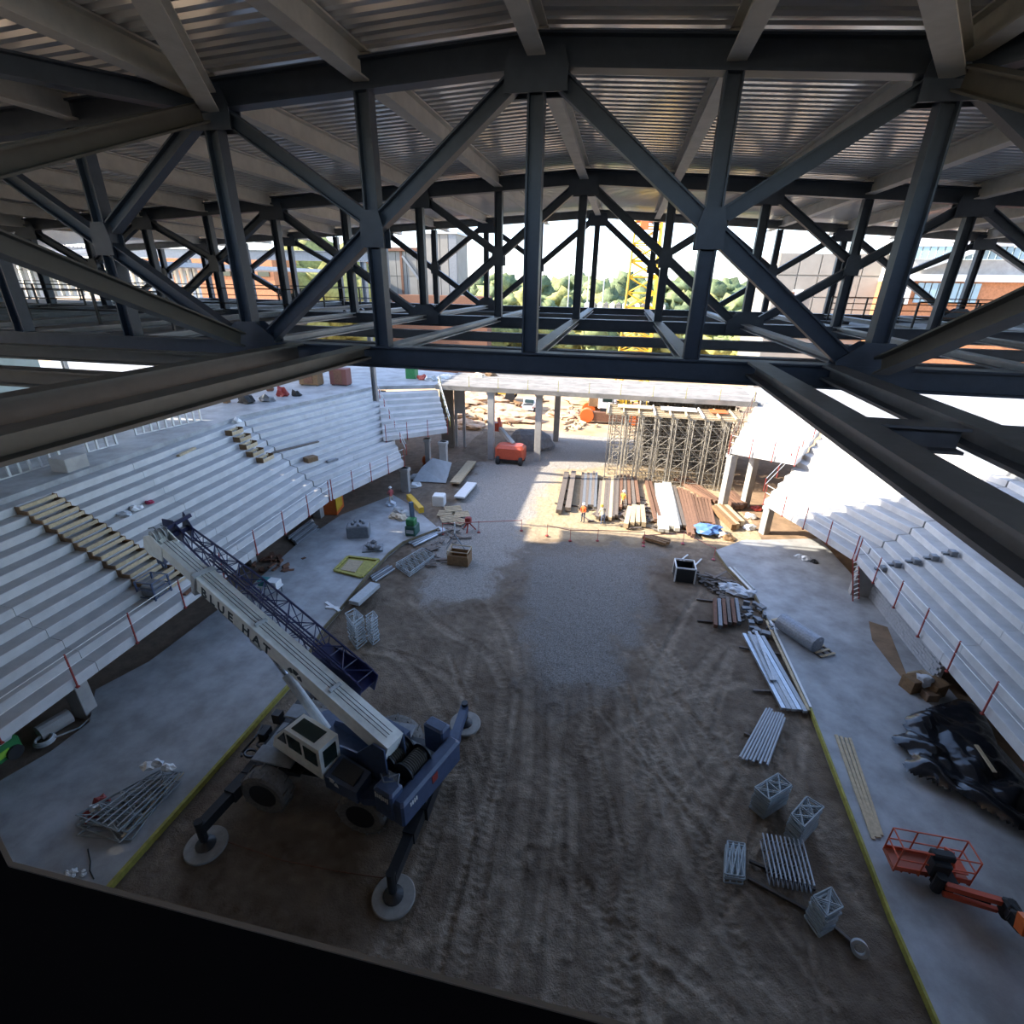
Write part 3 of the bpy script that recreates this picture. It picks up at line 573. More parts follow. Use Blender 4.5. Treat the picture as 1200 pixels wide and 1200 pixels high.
# boom
EL=math.radians(19.1); BD=UU*math.cos(EL)+Vector((0,0,math.sin(EL))); BN=Vector((0,0,math.cos(EL)))-UU*math.sin(EL); B0=T(-2.95,.14,3.45)
def BP(s,w=0,n=0): return B0+BD*s+WW*w+BN*n
def boomsec(s0,s1,hw,h0,h1,bev=.12):
    b=MB(); 
    def q(s): return [BP(s,-hw,h1),BP(s,-hw,h0+bev*2),BP(s,-hw+bev*1.5,h0),BP(s,hw-bev*1.5,h0),BP(s,hw,h0+bev*2),BP(s,hw,h1)]
    b.loft([q(s0),q(s1)]); return b
bo=boomsec(0,11.0,.40,-.50,.45).build('boom_base_section',cream,cr)
HS=.62
boomsec(11.0,12.9+HS,.34,-.42,.36).build('boom_inner_section',cream,cr)
b=MB(); b.bar(BP(10.85,0,-.02),BP(11.1,0,-.02),.94,1.04,BN); b.build('boom_collar',greyl,cr)
b=MB()
for w in (-.12,.02,.16): b.tube(BP(.3,w,.53),BP(13.5,w,.47),.014,5)
b.build('hoist_rope',blackp,cr)
for s in (3.0,7.2): b=MB(); b.bar(BP(s,.02,.50),BP(s+.14,.02,.50),.5,.10,BN); b.build('rope_guide',greyl,cr)
hd=MB()
for w in (-.38,.33): hd.prism([BP(13.32,w,-.45),BP(14.37,w,-.75),BP(14.72,w,-.55),BP(14.67,w,.1),BP(14.12,w,.5),BP(13.32,w,.4)],WW*.05)
hd.bar(BP(13.37,0,.1),BP(14.32,0,.2),.3,.3,BN); hdo=hd.build('boom_head',cream,cr)
for s,n in ((14.37,-.35),(14.17,.3)):
    b=MB(); [b.lathe(BP(s,w,n),WW,[(.1,-.06),(.3,-.06),(.26,0),(.3,.06),(.1,.06)],16) for w in (-.2,0,.2)]; b.build('sheave',greyl,hdo)
b=MB(); b.path([BP(13.72,.2,.45),BP(13.82,.2,.85),BP(14.12,.2,.9),BP(14.52,.2,.55)],.03); b.path([BP(13.82,-.2,.45),BP(13.97,-.25,.75),BP(14.42,-.25,.6)],.03); b.build('rope_guard',grey,hdo)
b=MB(); b.box(BP(13.97,0,-.85),(.35,.4,.5)); b.ring(BP(13.97,0,-1.3),WW,.16,.05,14,6); b.tube(BP(14.22,0,-.6),BP(13.97,0,-.7),.03,6); b.build('hook_block',blue,cr)
b=MB(); b.tube(T(.75,.14,2.2),T(.75,.14,2.2).lerp(BP(7.2,0,-.6),.62),.19,14); cy=b.build('lift_cylinder',greyl,cr)
b=MB(); b.tube(T(.75,.14,2.2).lerp(BP(7.2,0,-.6),.6),BP(7.2,0,-.55),.12,12); b.build('cylinder_rod',mat('polished_rod',(.75,.76,.78),.2,.9),cy)
b=MB(); b.bar(BP(6.9,0,-.62),BP(7.6,0,-.62),.5,.22,BN); b.bar(BP(7.7,.2,-.55),BP(9.5,.2,-.55),.1,.12,BN); b.build('cylinder_bracket',greyl,cr)
# lettering and emblems
def letters(txt,size,place,xd,yd,m,name,parent,ext=.012,bold=.0,space=1.0):
    cu=bpy.data.curves.new('txt','FONT'); cu.body=txt; cu.size=size; cu.extrude=ext; cu.offset=bold; cu.align_x='CENTER'; cu.align_y='CENTER'; cu.space_character=space; cu.resolution_u=2
    to=bpy.data.objects.new('txt',cu); COL.objects.link(to); dg=bpy.context.evaluated_depsgraph_get(); dg.update(); me=bpy.data.meshes.new_from_object(to.evaluated_get(dg)); bpy.data.objects.remove(to)
    xd=Vector(xd).normalized(); yd=Vector(yd).normalized(); zd=xd.cross(yd); R=Matrix((xd,yd,zd)).transposed(); b=MB()
    b.add([Vector(place)+R@v.co for v in me.vertices],[tuple(p.vertices) for p in me.polygons]); bpy.data.meshes.remove(me)
    me2,c=b.mesh(name,m); o=bpy.data.objects.new(name,me2); COL.objects.link(o); put(o,c,parent); o['kind']='stuff'; return o
ink=mat('dark_lettering',(.03,.045,.05),.6)
letters('BLUE HAT',.66,BP(8.35,.405,-.03),-BD,BN,ink,'lettering',bo,.01,.016,1.58)
def emblem(c,x,y,s,m,parent):                     # round-topped mark cut by slanted gaps
    b=MB(); N=x.cross(y)
    for a0,a1 in ((8,52),(62,112),(122,172)):
        P=[c+x*s*math.cos(math.radians(a))*1.15+y*s*math.sin(math.radians(a)) for a in range(a0,a1+1,8)]+[c+x*s*.45*math.cos(math.radians(a))*1.15+y*s*.35*math.sin(math.radians(a)) for a in range(a1,a0-1,-8)]
        b.prism(P,N*.012)
    b.build('emblem',m,parent)
emblem(BP(4.75,.405,-.12),-BD,BN,.36,ink,bo)
emblem(T(-1.3,1.69,2.12)+Vector((0,0,.02)),-UU,Vector((0,0,1)),.3,white,cr)
b=MB(); [b.box(T(-3.25-.09*i,1.44,2.7),(.05,.02,.16 if i%3 else .22),RT) for i in range(7)]; b.build('decal',white,cr)
b=MB(); [b.box(T(-4.39,.95-.1*i,2.42),(.02,.06,.18),RT) for i in range(4)]; b.build('decal',white,cr)
# lattice jib stowed along the far side of the boom

ch=[(-.62,-.3),(-.62,.62),(-1.42,-.3),(-1.42,.62)]
def taper(s): return 1 if s<9 else lerp(1,.55,(s-9)/5)
def JP(s,i): w,n=ch[i]; k=taper(s); return BP(s,-.95+(w+.95)*k,.15+(n-.15)*k)
b=MB(); ss=[2.6+.8*i for i in range(15)]
for i in range(4): [b.tube(JP(s0,i),JP(s1,i),.05,6) for s0,s1 in zip(ss[:-1],ss[1:])]
jib=b.build('jib',navy,cr)
b=MB()
for q,(s0,s1) in enumerate(zip(ss[:-1],ss[1:])):
    for i,j in ((0,1),(2,3),(0,2),(1,3)): a,c=(i,j) if q%2 else (j,i); b.tube(JP(s0,a),JP(s1,c),.024,5); b.tube(JP(s0,i),JP(s0,j),.02,5)
b.build('lacing',navy,jib)
b=MB()
for w in (-.6,-1.44): b.prism([BP(2.3,w,-.35),BP(4.7,w,-.3),BP(4.7,w,.2),BP(3.0,w,.7),BP(2.3,w,.6)],WW*.04)
b.bar(BP(2.4,-1.0,.1),BP(5.0,-1.0,.1),.8,.12,BN); b.build('jib_foot',navy,jib)
b=MB(); b.prism([BP(13.60,-.7,-.1),BP(14.80,-.55,-.1),BP(14.90,-.55,.5),BP(14.40,-.7,.65),BP(13.60,-.7,.5)],-WW*.05); b.prism([BP(13.60,-1.15,-.1),BP(14.50,-1.2,-.1),BP(14.60,-1.3,.75),BP(13.60,-1.15,.5)],-WW*.05)
b.bar(BP(14.20,-.2,.45),BP(14.30,-1.5,.7),.12,.16); b.bar(BP(13.90,-.4,.3),BP(14.00,-1.3,.3),.2,.2); b.build('jib_head',navy,jib)
b=MB(); b.tube(BP(3.6,-.72,.62),BP(11.5,-.72,.66),.035,6); b.tube(BP(3.6,-.62,.4),BP(11.5,-.6,.45),.045,6); b.build('stay_rope',navy,jib)
for s in (5.5,8.6): b=MB(); b.bar(BP(s,-.35,0),BP(s,-.75,0),.12,.2,BN); b.build('jib_bracket',greyl,jib)
# hoses and hooks on the carrier front
b=MB()
for i in range(4): b.ring((-12.95+.2*i,12.5+.5*i,1.35),(0.2,.3,1),.22,.05,14,6)
b.box((-12.9,13.4,1.5),(.3,.5,.4)); b.box((-12.9,14.3,1.5),(.35,.35,.5)); b.path([(-13.1,12.2,1.5),(-13.5,12.6,1.1),(-13.3,13.2,1.3),(-13.5,14.0,1.2)],.05); b.build('carrier_rigging',blackp,cr)
# round mats beneath the jacks
for (x,y),nm in (((-12.9,9.6),'under the left front outrigger beside the yellow slab edge'),((-5.61,9.4),'under the nearest outrigger in the foreground'),((-5.32,16.95),'under the far rear outrigger right of the counterweight'),((-12.7,17.0),'under the far front outrigger behind the crane')):
    b=MB(); b.lathe((x,y,.0),(0,0,1),[(.70,0),(.72,.03),(.72,.1),(.69,.12),(.0,.12)],36); b.build('outrigger_mat',padm,None,'round grey crane mat '+nm,'mat')
b=MB(); P=[G(262,985,.03),G(330,1008,.03),G(395,1021,.03),G(450,1029,.03)]; b.path(P,.02,5); b.build('ground_line',rust,None,'thin rusty line lying on the dirt between the two near outriggers','rope')
# ------------------------------------------------------------------ orange boom lift at the right
bl=thing('boom_lift',(13.2,12.8,SZ),'orange boom lift with its tube-railed basket lowered on the right slab','boom lift')
X0,X1,Y0,Y1,Z0,Z1=10.98,13.28,13.45,14.2,.62,1.68
b=MB(); b.box(((X0+X1)/2,(Y0+Y1)/2,Z0),(X1-X0,Y1-Y0,.06)); [b.bar((X0+.25*i,Y0,Z0-.06),(X0+.25*i,Y1,Z0-.06),.05,.08) for i in range(10)]; b.build('basket_floor',mat('lift_floor',(.40,.11,.06),.6),bl)
b=MB()
for x,y in ((X0,Y0),(X1,Y0),(X0,Y1),(X1,Y1),((X0*2+X1)/3,Y1),((X0+2*X1)/3,Y1),((X0*2+X1)/3,Y0),((X0+2*X1)/3,Y0)): b.tube((x,y,Z0-.1),(x,y,Z1),.026,7)
for z in (Z1,(Z0+Z1)/2): b.path([(X0,Y0,z),(X1,Y0,z),(X1,Y1,z),(X0,Y1,z),(X0,Y0,z)],.026,7)
for y in (Y0,Y1): b.bar((X0,y,Z0+.08),(X1,y,Z0+.08),.03,.2)
b.build('basket_rails',liftor,bl)
b=MB(); b.cham((12.15,13.4,1.2),(.55,.35,.6),.05); b.cham((12.2,13.55,1.62),(.7,.3,.22),.05); b.box((12.35,13.25,.75),(.5,.4,.6)); b.tube((12.1,13.1,.5),(12.1,13.1,1.2),.16,10); b.build('control_box',black,bl)
b=MB(); b.box((12.9,13.75,.95),(.5,.5,.05)); b.bar((12.6,13.9,1.5),(12.75,13.6,.7),.06,.3); b.build('basket_gate',liftor,bl)
b=MB(); b.bar((12.2,12.98,.95),(13.75,12.72,1.05),.17,.2); b.bar((12.2,12.92,.62),(13.6,12.68,.7),.13,.14); b.build('jib_arm',liftor,bl)
b=MB(); b.tube((12.5,12.95,.8),(13.4,12.75,.85),.05,8); b.build('jib_cylinder',black,bl)
b=MB(); b.cham((13.82,12.62,.95),(.4,.42,.6),.08); b.cham((13.8,12.2,1.1),(.36,.5,.5),.08,rz(.3)); b.tube((13.6,12.4,1.0),(14.1,12.3,1.0),.16,12); b.tube((13.7,12.5,1.3),(13.9,11.9,1.4),.07,8); b.build('knuckle',black,bl)
b=MB(); b.bar((13.85,12.05,1.25),(14.0,8.2,2.3),.42,.5); b.bar((13.85,12.15,1.22),(13.86,11.85,1.3),.5,.56); b.build('main_boom',orange,bl)
b=MB(); b.cham((14.5,7.0,1.3),(2.2,2.6,1.3),.2); b.build('turret',orange,bl)
for x in (13.6,15.4):
    for y in (6.0,8.2): b=MB(); b.lathe((x,y,SZ+.45),(1,0,0),[(.2,-.18),(.42,-.18),(.45,-.1),(.45,.1),(.42,.18),(.2,.18)],20); b.build('wheel',black,bl)
# ------------------------------------------------------------------ helpers for site goods
def V(x,y,z=0): return Vector((x,y,z))
def quad(pxs,z): return [G(x,y,z) for x,y in pxs]
def frame_stack(top,h,n,label,m=None,cols=2,r=.03,group=None,base=0.0,jit=.03):
    Q=quad(top,h); c=sum(Q,Vector())/4; t=thing('scaffold_frame_stack',(c.x,c.y,base),label,'scaffold frames',group); dz=(h-base-.04)/max(1,n-1)
    for i in range(n):
        b=MB(); o=Vector((rnd.uniform(-jit,jit),rnd.uniform(-jit,jit),-i*dz)); RR=rz(rnd.uniform(-jit,jit)*.7); P=[c+RR@(q-c)+o for q in Q]
        b.path(P+[P[0]],r,6)
        A=[P[0].lerp(P[1],j/cols) for j in range(cols+1)]; B=[P[3].lerp(P[2],j/cols) for j in range(cols+1)]
        for j in range(1,cols): b.tube(A[j],B[j],r*.8,5)
        for j in range(cols): b.tube(A[j],B[j+1],r*.7,5); b.tube(B[j],A[j+1],r*.7,5)
        b.build('frame',m or framem,t)
    return t
def beams(name,a0,b0,a1,b1,n,w,h,z,mats,label,cat,group,jit=.04,round_=False,layers=1,order='from the left'):
    # n members side by side: first from pixel a0 to b0, last from a1 to b1
    if n>1: w=min(w,.93*min((G(*a1,z)-G(*a0,z)).length,(G(*b1,z)-G(*b0,z)).length)/(n-1)); h=h if not round_ else min(h,w*1.02)
    for L in range(layers):
        for i in range(n-L):
            t=(i+.5*L)/max(1,n-1); A=G(*a0,z).lerp(G(*a1,z),t); B=G(*b0,z).lerp(G(*b1,z),t); e=(B-A).normalized(); zz=Vector((0,0,h*L+rnd.uniform(0,.01)))
            A=A+e*rnd.uniform(-jit,jit)*3+zz; B=B+e*rnd.uniform(-jit,jit)*3+zz; b=MB(); m=mats[i%len(mats)] if isinstance(mats,list) else mats
            if round_: b.tube(A+V(0,0,h/2),B+V(0,0,h/2),h/2,9)
            else: b.bar(A+V(0,0,h/2),B+V(0,0,h/2),w*rnd.uniform(.92,1.04),h)
            b.build(name,m,None,label if n==1 else '%s, %s %s'%(label,ORD[i],order),cat,group if n>1 else None)
def dunnage(a,b_,z,label,m=woodg,w=.1): b=MB(); A=G(*a,z); B=G(*b_,z); b.bar(A+V(0,0,w/2),B+V(0,0,w/2),w,w); b.build('timber_bearer',m,None,label,'timber')
def boxthing(name,px,sz,rot,z,m,label,cat,ch=.05,extra=None):
    p=G(*px,z); t=thing(name,p,label,cat); b=MB(); b.cham(p+V(0,0,sz[2]/2),sz,min(ch,min(sz)*.2),rz(rot)); b.build('body',m,t)
    if extra: extra(t,p)
    return t
# ------------------------------------------------------------------ right side of the dirt
frame_stack([(885,923),(912,906),(928,920),(902,937)],1.15,15,'stack of grey scaffold frames nearest the pipe bundle',base=.0)
frame_stack([(927,955),(945,934),(965,946),(942,970)],1.2,15,'stack of grey scaffold frames closest to the yellow slab edge',base=.0)
frame_stack([(853,985),(873,988),(873,1027),(851,1024)],.45,4,'low stack of grey ladder frames lying farthest left on the dirt',cols=3,base=.0)
frame_stack([(953,1051),(974,1040),(988,1063),(970,1074)],1.15,13,'stack of grey scaffold frames beside the white pipe ring, nearest the camera',cols=1,base=.0)
t=thing('truss_frame_pile',G(921,1016),'pile of pale lattice frames set on edge side by side on timber bearers','scaffold frames')
for i in range(10):
    f=i/9; A=G(891,985,.12).lerp(G(937,993,.12),f); B=G(902,1037,.12).lerp(G(951,1047,.12),f); b=MB(); b.tube(A,B,.026,6); b.tube(A+V(0,0,.42),B+V(0,0,.42),.03,6)
    for q in range(8): b.tube(A.lerp(B,q/8)+V(0,0,.42 if q%2 else 0),A.lerp(B,(q+1)/8)+V(0,0,0 if q%2 else .42),.018,5)
    b.build('frame',galv,t)
dunnage((878,1010),(955,1043),.0,'far timber bearer under the pile of lattice frames'); dunnage((876,1030),(946,1068),.0,'near timber bearer under the pile of lattice frames'); dunnage((972,1083),(1000,1107),.0,'short timber bearer beside the white pipe ring')
def ring(b): c=G(1007,1110,.14); b.lathe(c,(-.35,-.75,.65),[(.15,0),(.24,0),(.24,.2),(.15,.2),(.15,0)],24)
one('pipe_ring',greyl,'short pale pipe ring standing alone on the dirt near the slab edge','pipe ring',ring)
beams('pipe',(899,830),(866,890),(920,841),(899,897),9,.12,.15,.10,lightst,'pale steel pipe in the bundle lying beside the scaffold frames','pipe','pipe bundle on the dirt',round_=True,layers=1)
dunnage((872,860),(900,873),0,'timber bearer under the pipe bundle')
beams('channel',(872,745),(918,833),(893,747),(944,837),5,.21,.14,.12,[galv,lightst,plastic],'long pale steel channel in the stack along the right slab edge','channel','long channels along the right slab edge')
beams('channel',(878,742),(905,800),(886,742),(908,799),2,.22,.10,.28,[lightst,plastic],'shorter pale channel lying across the top of the channel stack','channel','loose channels on the channel stack')
dunnage((866,759),(915,768),0,'far bearer under the long pale channels'); dunnage((882,810),(906,811),0,'near bearer sticking out from under the long pale channels')
beams('edge_board',(898,728),(947,832),(902,727),(950,830),2,.12,.06,SZ,[wood,white],'long pale board lying along the right slab edge','board','boards along the right slab edge')
beams('edge_board',(855,666),(880,692),(859,665),(883,690),2,.12,.08,SZ,[white,greyl],'short white board at the far bend of the right slab edge','board','white boards at the slab bend')
beams('steel_beam',(837,704),(838,737),(862,704),(866,732),6,.2,.24,.14,[rust,grey,rust,woodg],'rusty steel beam lying in the row beside the crumpled grey sheet','beam','rusty beams on the dirt')
dunnage((816,703),(866,709),0,'far bearer under the rusty beams'); dunnage((817,728),(868,733),0,'near bearer under the rusty beams')
def sheet(b):
    c=G(862,694,.0)
    for i,(dx,dy,r) in enumerate(((-.5,.3,.5),(.2,-.1,.6),(.8,-.2,.45),(0,.6,.35))): b.blob(c+V(dx,dy,.12),(r*1.2,r*.8,.28),i,.35,2,1)
one('crumpled_sheet',plastic,'crumpled pale grey plastic sheet lying above the rusty beams','plastic sheet',sheet)
def clutter(b):
    c=G(887,727)
    for i in range(26): b.box(c+V(rnd.uniform(-.6,.6),rnd.uniform(-1.6,1.8),rnd.uniform(.06,.4)),(rnd.uniform(.1,.5),rnd.uniform(.1,.4),rnd.uniform(.08,.3)),rz(rnd.uniform(0,3)))
o=one('fitting_heap',grey,'heap of small grey scaffold fittings between the rusty beams and the slab','scaffold fittings',clutter); o['kind']='stuff'
def boards(b):
    c=G(841,681)
    for i in range(9): a=rnd.uniform(-.6,.9); d=V(math.cos(a),math.sin(a))*.8; p=c+V(rnd.uniform(-.5,.5),rnd.uniform(-.4,.4),.05+.04*i); b.bar(p-d,p+d,.18,.04)
o=one('board_heap',woodg,'small heap of weathered boards beyond the crumpled sheet','boards',boards); o['kind']='stuff'
p=G(801,680); t=thing('hopper_bin',p,'dark open bin with a pale steel rim standing alone on the dirt','bin')
b=MB(); 
for s in (-1,1): b.box(p+V(.62*s,.35,.55),(.06,1.3,1.1)); b.box(p+V(0,.35+.62*s,.5),(1.2,.06,1.0))
b.box(p+V(0,.35,.06),(1.2,1.2,.1)); b.build('shell',black,t)
b=MB(); b.path([p+V(x,y,1.1) for x,y in ((-.65,-.3),(.65,-.3),(.65,1),(-.65,1),(-.65,-.3))],.05,6); [b.tube(p+V(x,y,0),p+V(x,y,1.1),.05,6) for x,y in ((-.65,-.3),(.65,-.3),(.65,1),(-.65,1))]; b.build('rim',white,t)
for i,(a,c) in enumerate((((800,655),(806,662)),((812,665),(822,655)),((806,650),(797,657)))): 
    b=MB(); b.bar(G(*a,.1),G(*c,.1),.1,.06); b.build('stake',white,None,'thin white stake lying beyond the dark bin','stake','white stakes beyond the dark bin')
# rolled wire mesh on a pallet
p=G(940,745,SZ); t=thing('mesh_roll',p,'large grey roll of wire mesh lying on a long pallet on the right slab','roll')
A=G(915,727,SZ+.55); B=G(960,757,SZ+.55); b=MB(); b.lathe(A,B-A,[(.0,0),(.42,0),(.5,.03),(.5,(B-A).length-.1),(.3,(B-A).length),(.0,(B-A).length)],22); b.build('roll',mat('mesh_grey',(.33,.35,.38),.5,.4,.35,9),t,smooth=False)
pa=thing('long_pallet',G(938,750,SZ),'long timber pallet under the grey mesh roll','pallet'); A=G(905,728,SZ); B=G(962,771,SZ); d=(B-A).normalized(); s=V(-d.y,d.x)*-1
s=V(d.y,-d.x)*-1
for q in (0,.45,.9): b=MB(); b.bar(A+s*q+V(0,0,.045),B+s*q+V(0,0,.045),.09,.08); b.build('runner',woodg,pa)
for i in range(11): c=A.lerp(B,i/10); b=MB(); b.bar(c-s*.05+V(0,0,.1),c+s*.98+V(0,0,.1),.14,.03); b.build('slat',wood,pa)
for i,(dx,dy,m,r) in enumerate(((0,0,white,.35),(.5,-.3,black,.28),(-.4,.3,plastic,.3))):
    c=G(944,656,SZ); b=MB(); b.blob(c+V(dx,dy,r*.5),(r,r*.8,r*.7),i,.25,2,1); b.build('sack',m,None,('white','black','pale grey')[i]+' sack lying alone on the far right slab','sack')
# cardboard boxes by the wall, black sheeting heap
c0=G(1080,812,SZ)
for i,(dx,dy,sz,a,m,nm) in enumerate(((-.35,.25,(.9,.7,.7),.4,woodd,'left brown carton'),(.5,.1,(.8,.75,.75),.5,woodd,'right brown carton'),(.1,.75,(.9,.6,.55),.4,wood,'pale rear carton'),(.15,-.35,(.6,.5,.4),.2,mat('carton',(.25,.16,.10),.8,0,.3,4),'front low carton'))):
    p=c0+V(dx,dy); t=thing('carton',p,nm+' in the heap against the right stand wall','box'); b=MB(); b.cham(p+V(0,0,sz[2]/2),sz,.02,rz(a)); b.build('body',m,t); b=MB(); R=rz(a); b.box(p+R@V(sz[0]*.55,0,sz[2]+.02),(sz[0]*.3,sz[1]*.9,.02),R@Matrix.Rotation(.5,3,'Y')); b.build('flap',m,t)
one('plastic_wrap',plastic,'crumpled clear plastic stuffed between the brown cartons','plastic sheet',lambda b:b.blob(c0+V(.02,.1,.72),(.35,.3,.3),3,.35,2))
TP=[(1063,846),(1088,836),(1130,823),(1146,834),(1160,868),(1174,896),(1200,922),(1206,975),(1151,948),(1116,925),(1060,901),(1078,885),(1045,866),(1072,862)]
tp=[tuple(G(x,y,SZ+.2)[:2]) for x,y in TP]; tx=np.linspace(min(p[0] for p in tp)-.3,max(p[0] for p in tp)+.3,74); ty=np.linspace(min(p[1] for p in tp)-.3,max(p[1] for p in tp)+.3,90); TX,TY=np.meshgrid(tx,ty)
ins=sum(inpoly(TX+a,TY+c,tp).astype(float) for a in (-.3,-.15,0,.15,.3) for c in (-.3,-.15,0,.15,.3))/25
rid=np.abs(vnoise(TX*.75+TY*.3,TY*.7-TX*.25,51))*1.0+np.abs(vnoise(TX*1.9+TY*.8,TY*1.5-TX*.6,52))*.40+np.abs(vnoise(TX*4.2,TY*3.6+TX,53))*.10
TZ=SZ+np.sqrt(ins)*(.42+.35*vnoise(TX*.6,TY*.6,54)+.75*rid)
b=MB(); idx=-np.ones(TX.shape,int); k=0
for i in range(len(ty)):
    for j in range(len(tx)):
        if ins[i,j]>.12: idx[i,j]=k; k+=1; b.v.append((TX[i,j],TY[i,j],TZ[i,j]))
for i in range(len(ty)-1):
    for j in range(len(tx)-1):
        q=(idx[i,j],idx[i,j+1],idx[i+1,j+1],idx[i+1,j])
        if min(q)>=0: b.f.append(q); b.m.append(0)
b.build('black_sheeting',tarpm,None,smooth=True,label='glossy black plastic sheeting draped over a heap on the right slab',cat='tarpaulin')
b=MB(); b.bar(G(1144,873,SZ+.85),G(1166,905,SZ+.85),.14,.05); b.build('batten',wood,None,'pale timber batten lying on the black sheeting','board')
beams('plank',(980,863),(1024,986),(996,867),(1034,983),4,.15,.05,SZ,wood,'long pale plank in the fan lying before the orange lift basket','plank','planks before the lift basket')
# ladder against the end of the block wall
t=thing('ladder',G(1003,702,SZ),'short red and white ladder leaning on the end of the right stand block wall','ladder'); A=G(1003,703,SZ); B=Vector((16.2,32.5,2.95)); s=V(.25,.2,0)
for q in (-1,1): b=MB(); b.bar(A+s*q,B+s*q,.09,.06); b.build('rail',red,t)
for i in range(9): c=A.lerp(B,(i+.5)/9); b=MB(); b.bar(c-s,c+s,.06,.04); b.build('rung',white,t)
# ------------------------------------------------------------------ left slab goods
frame_stack([(86,962),(184,904),(208,905),(142,976)],.62,5,'sprawling pile of grey scaffold frames lying on the near left slab',cols=4,r=.03,base=SZ,jit=.22)
beams('tube',(103,962),(180,905),(138,968),(203,908),5,.05,.05,SZ+.42,galv,'thin galvanised tube lying on the near left frame pile','tube','tubes on the near left frame pile',round_=True)
beams('timber_rail',(142,985),(212,909),(144,987),(214,910),1,.1,.1,SZ,wood,'pale timber rail along the right side of the near left frame pile','timber',None)
for i,(x,y,m,nm) in enumerate(((174,898,white,'left white bag'),(184,895,plastic,'right pale bag'),(197,900,white,'small white bag'))):
    b=MB(); b.blob(G(x,y,SZ+.62),(.28,.2,.18),i+4,.25,2,2); b.build('bag',m,None,nm+' on the far end of the near left frame pile','bag')
for i,(x,y,m,nm,sz) in enumerate(((119,938,red,'red cloth bag, upper of the three beside the near left frame pile',(.3,.2,.22)),(114,948,white,'white box-shaped bag between two red bags beside the near left frame pile',(.25,.22,.26)),(104,956,red,'red bag, lowest of the three beside the near left frame pile',(.28,.22,.2)))):
    b=MB(); b.blob(G(x,y,SZ+.1),sz,i+11,.3,2,1); b.build('bag',m,None,nm,'bag')
b=MB(); b.path([G(*q,SZ+.02) for q in ((103,995),(106,1010),(105,1020),(110,1030))],.02,5); b.build('cable',black,None,'black cable hanging off the near left slab toward the parapet','cable')
b=MB(); [b.blob(G(90+rnd.uniform(-12,10),1023+rnd.uniform(-4,4),SZ+.04),(.08,.07,.06),i,.3,1) for i in range(14)]; o=b.build('plaster_crumbs',white,None,'scatter of white crumbs at the near end of the left slab','rubble',None,'stuff')
# green and white machine with hose reel, cut by the left frame edge
p=G(14,893,SZ)+Vector((-.1,-.2,0)); t=thing('road_sweeper',p,'small green and white machine at the left frame edge under the stand','machine'); R=rz(1.5)
b=MB(); b.cham(p+R@V(-.2,.5,.55),(2.0,1.0,.75),.08,R); b.build('lower_body',green,t)
b=MB(); b.cham(p+R@V(-.2,.5,1.25),(1.8,.9,.7),.14,R); b.build('hood',greyl,t)
b=MB(); b.box(p+R@V(-.1,-.01,.5),(.9,.03,.3),R); b.build('stripe',lime,t)
b=MB(); b.box(p+R@V(-.4,.04,1.2),(.8,.03,.3),R); b.box(p+R@V(.4,.04,1.25),(.3,.03,.25),R); b.build('vent',grey,t)
for q in (-.85,.45): b=MB(); b.lathe(p+R@V(q,-.02,.3),R@V(0,-1,0),[(.1,-.1),(.3,-.1),(.3,.1),(.1,.1)],16); b.build('wheel',black,t)
p=G(53,869,.1); t=thing('coiled_hose',p,'pale coiled hose with a loose tail lying beside the green machine','hose'); b=MB(); [b.ring(p+V(0,0,.05+.06*i),(0,0,1),.36-.03*i,.05,20,6) for i in range(3)]; b.path([p+V(.3,.2,.1),p+V(.8,.9,.05),p+V(.7,1.6,.05),p+V(1.1,2.2,.05)],.04); b.build('coil',greyl,t)
b=MB(); b.tube(G(45,860,.35),G(82,838,.35),.35,14); b.build('culvert_pipe',concd,None,'dark concrete pipe lying under the left stand behind the near column','pipe')
# bent row up the left slab edge
p=G(430,702); 
for i in range(3):
    b=MB(); A=G(415,709,.1+.3*i); B=G(440,687,.1+.3*i); b.bar(A+V(0,0,.13),B+V(0,0,.13),.7,.26); b.build('panel_block',greyl,None,'long pale panel block in the low stack just off the left slab edge','block','long pale blocks off the left slab edge')
frame_stack([(405,719),(416,713),(426,722),(414,731)],1.75,12,'tall stack of grey scaffold frames standing off the left slab edge',None,1,.03,base=0)
frame_stack([(428,722),(437,716),(442,723),(434,729)],1.6,9,'narrower stack of grey frames just right of the tall frame stack',None,1,.03,base=0)
beams('plank',(381,712),(397,713),(383,707),(397,716),2,.2,.07,SZ,white,'short white plank on the middle left slab','plank','white planks on the left slab')
t=thing('opening_guard',G(418,664,SZ),'yellow timber frame with a plywood cover over a slab opening','floor opening'); Q=quad([(392,669),(408,653),(444,657),(424,677)],SZ+.02)
for a,c in zip(Q,Q[1:]+Q[:1]): b=MB(); b.bar(a+V(0,0,.06),c+V(0,0,.06),.2,.12); b.build('board',yell,t)
b=MB(); b.prism([q.lerp(sum(Q,Vector())/4,.12) for q in Q],(0,0,.02)); b.build('sheet',yell,t)
b=MB(); P=quad([(399,668),(409,656),(426,658),(416,671)],SZ+.05); b.prism(P,(0,0,.04)); b.build('cover',wood,t)
def gen(t,p):
    b=MB(); [b.lathe(p+V(.7*math.cos(k)*.6,.4*math.sin(k),1.0),(0,0,1),[(.13,0),(.13,.16),(.05,.22),(.0,.22)],10) for k in (.4,1.5,2.6,3.8,5.2)]; b.build('cap',grey,t)
boxthing('generator',(421,627),(1.7,1.2,1.0),.35,SZ,grey,'grey box-shaped generator with caps on the middle of the far left slab','generator',.1,gen)
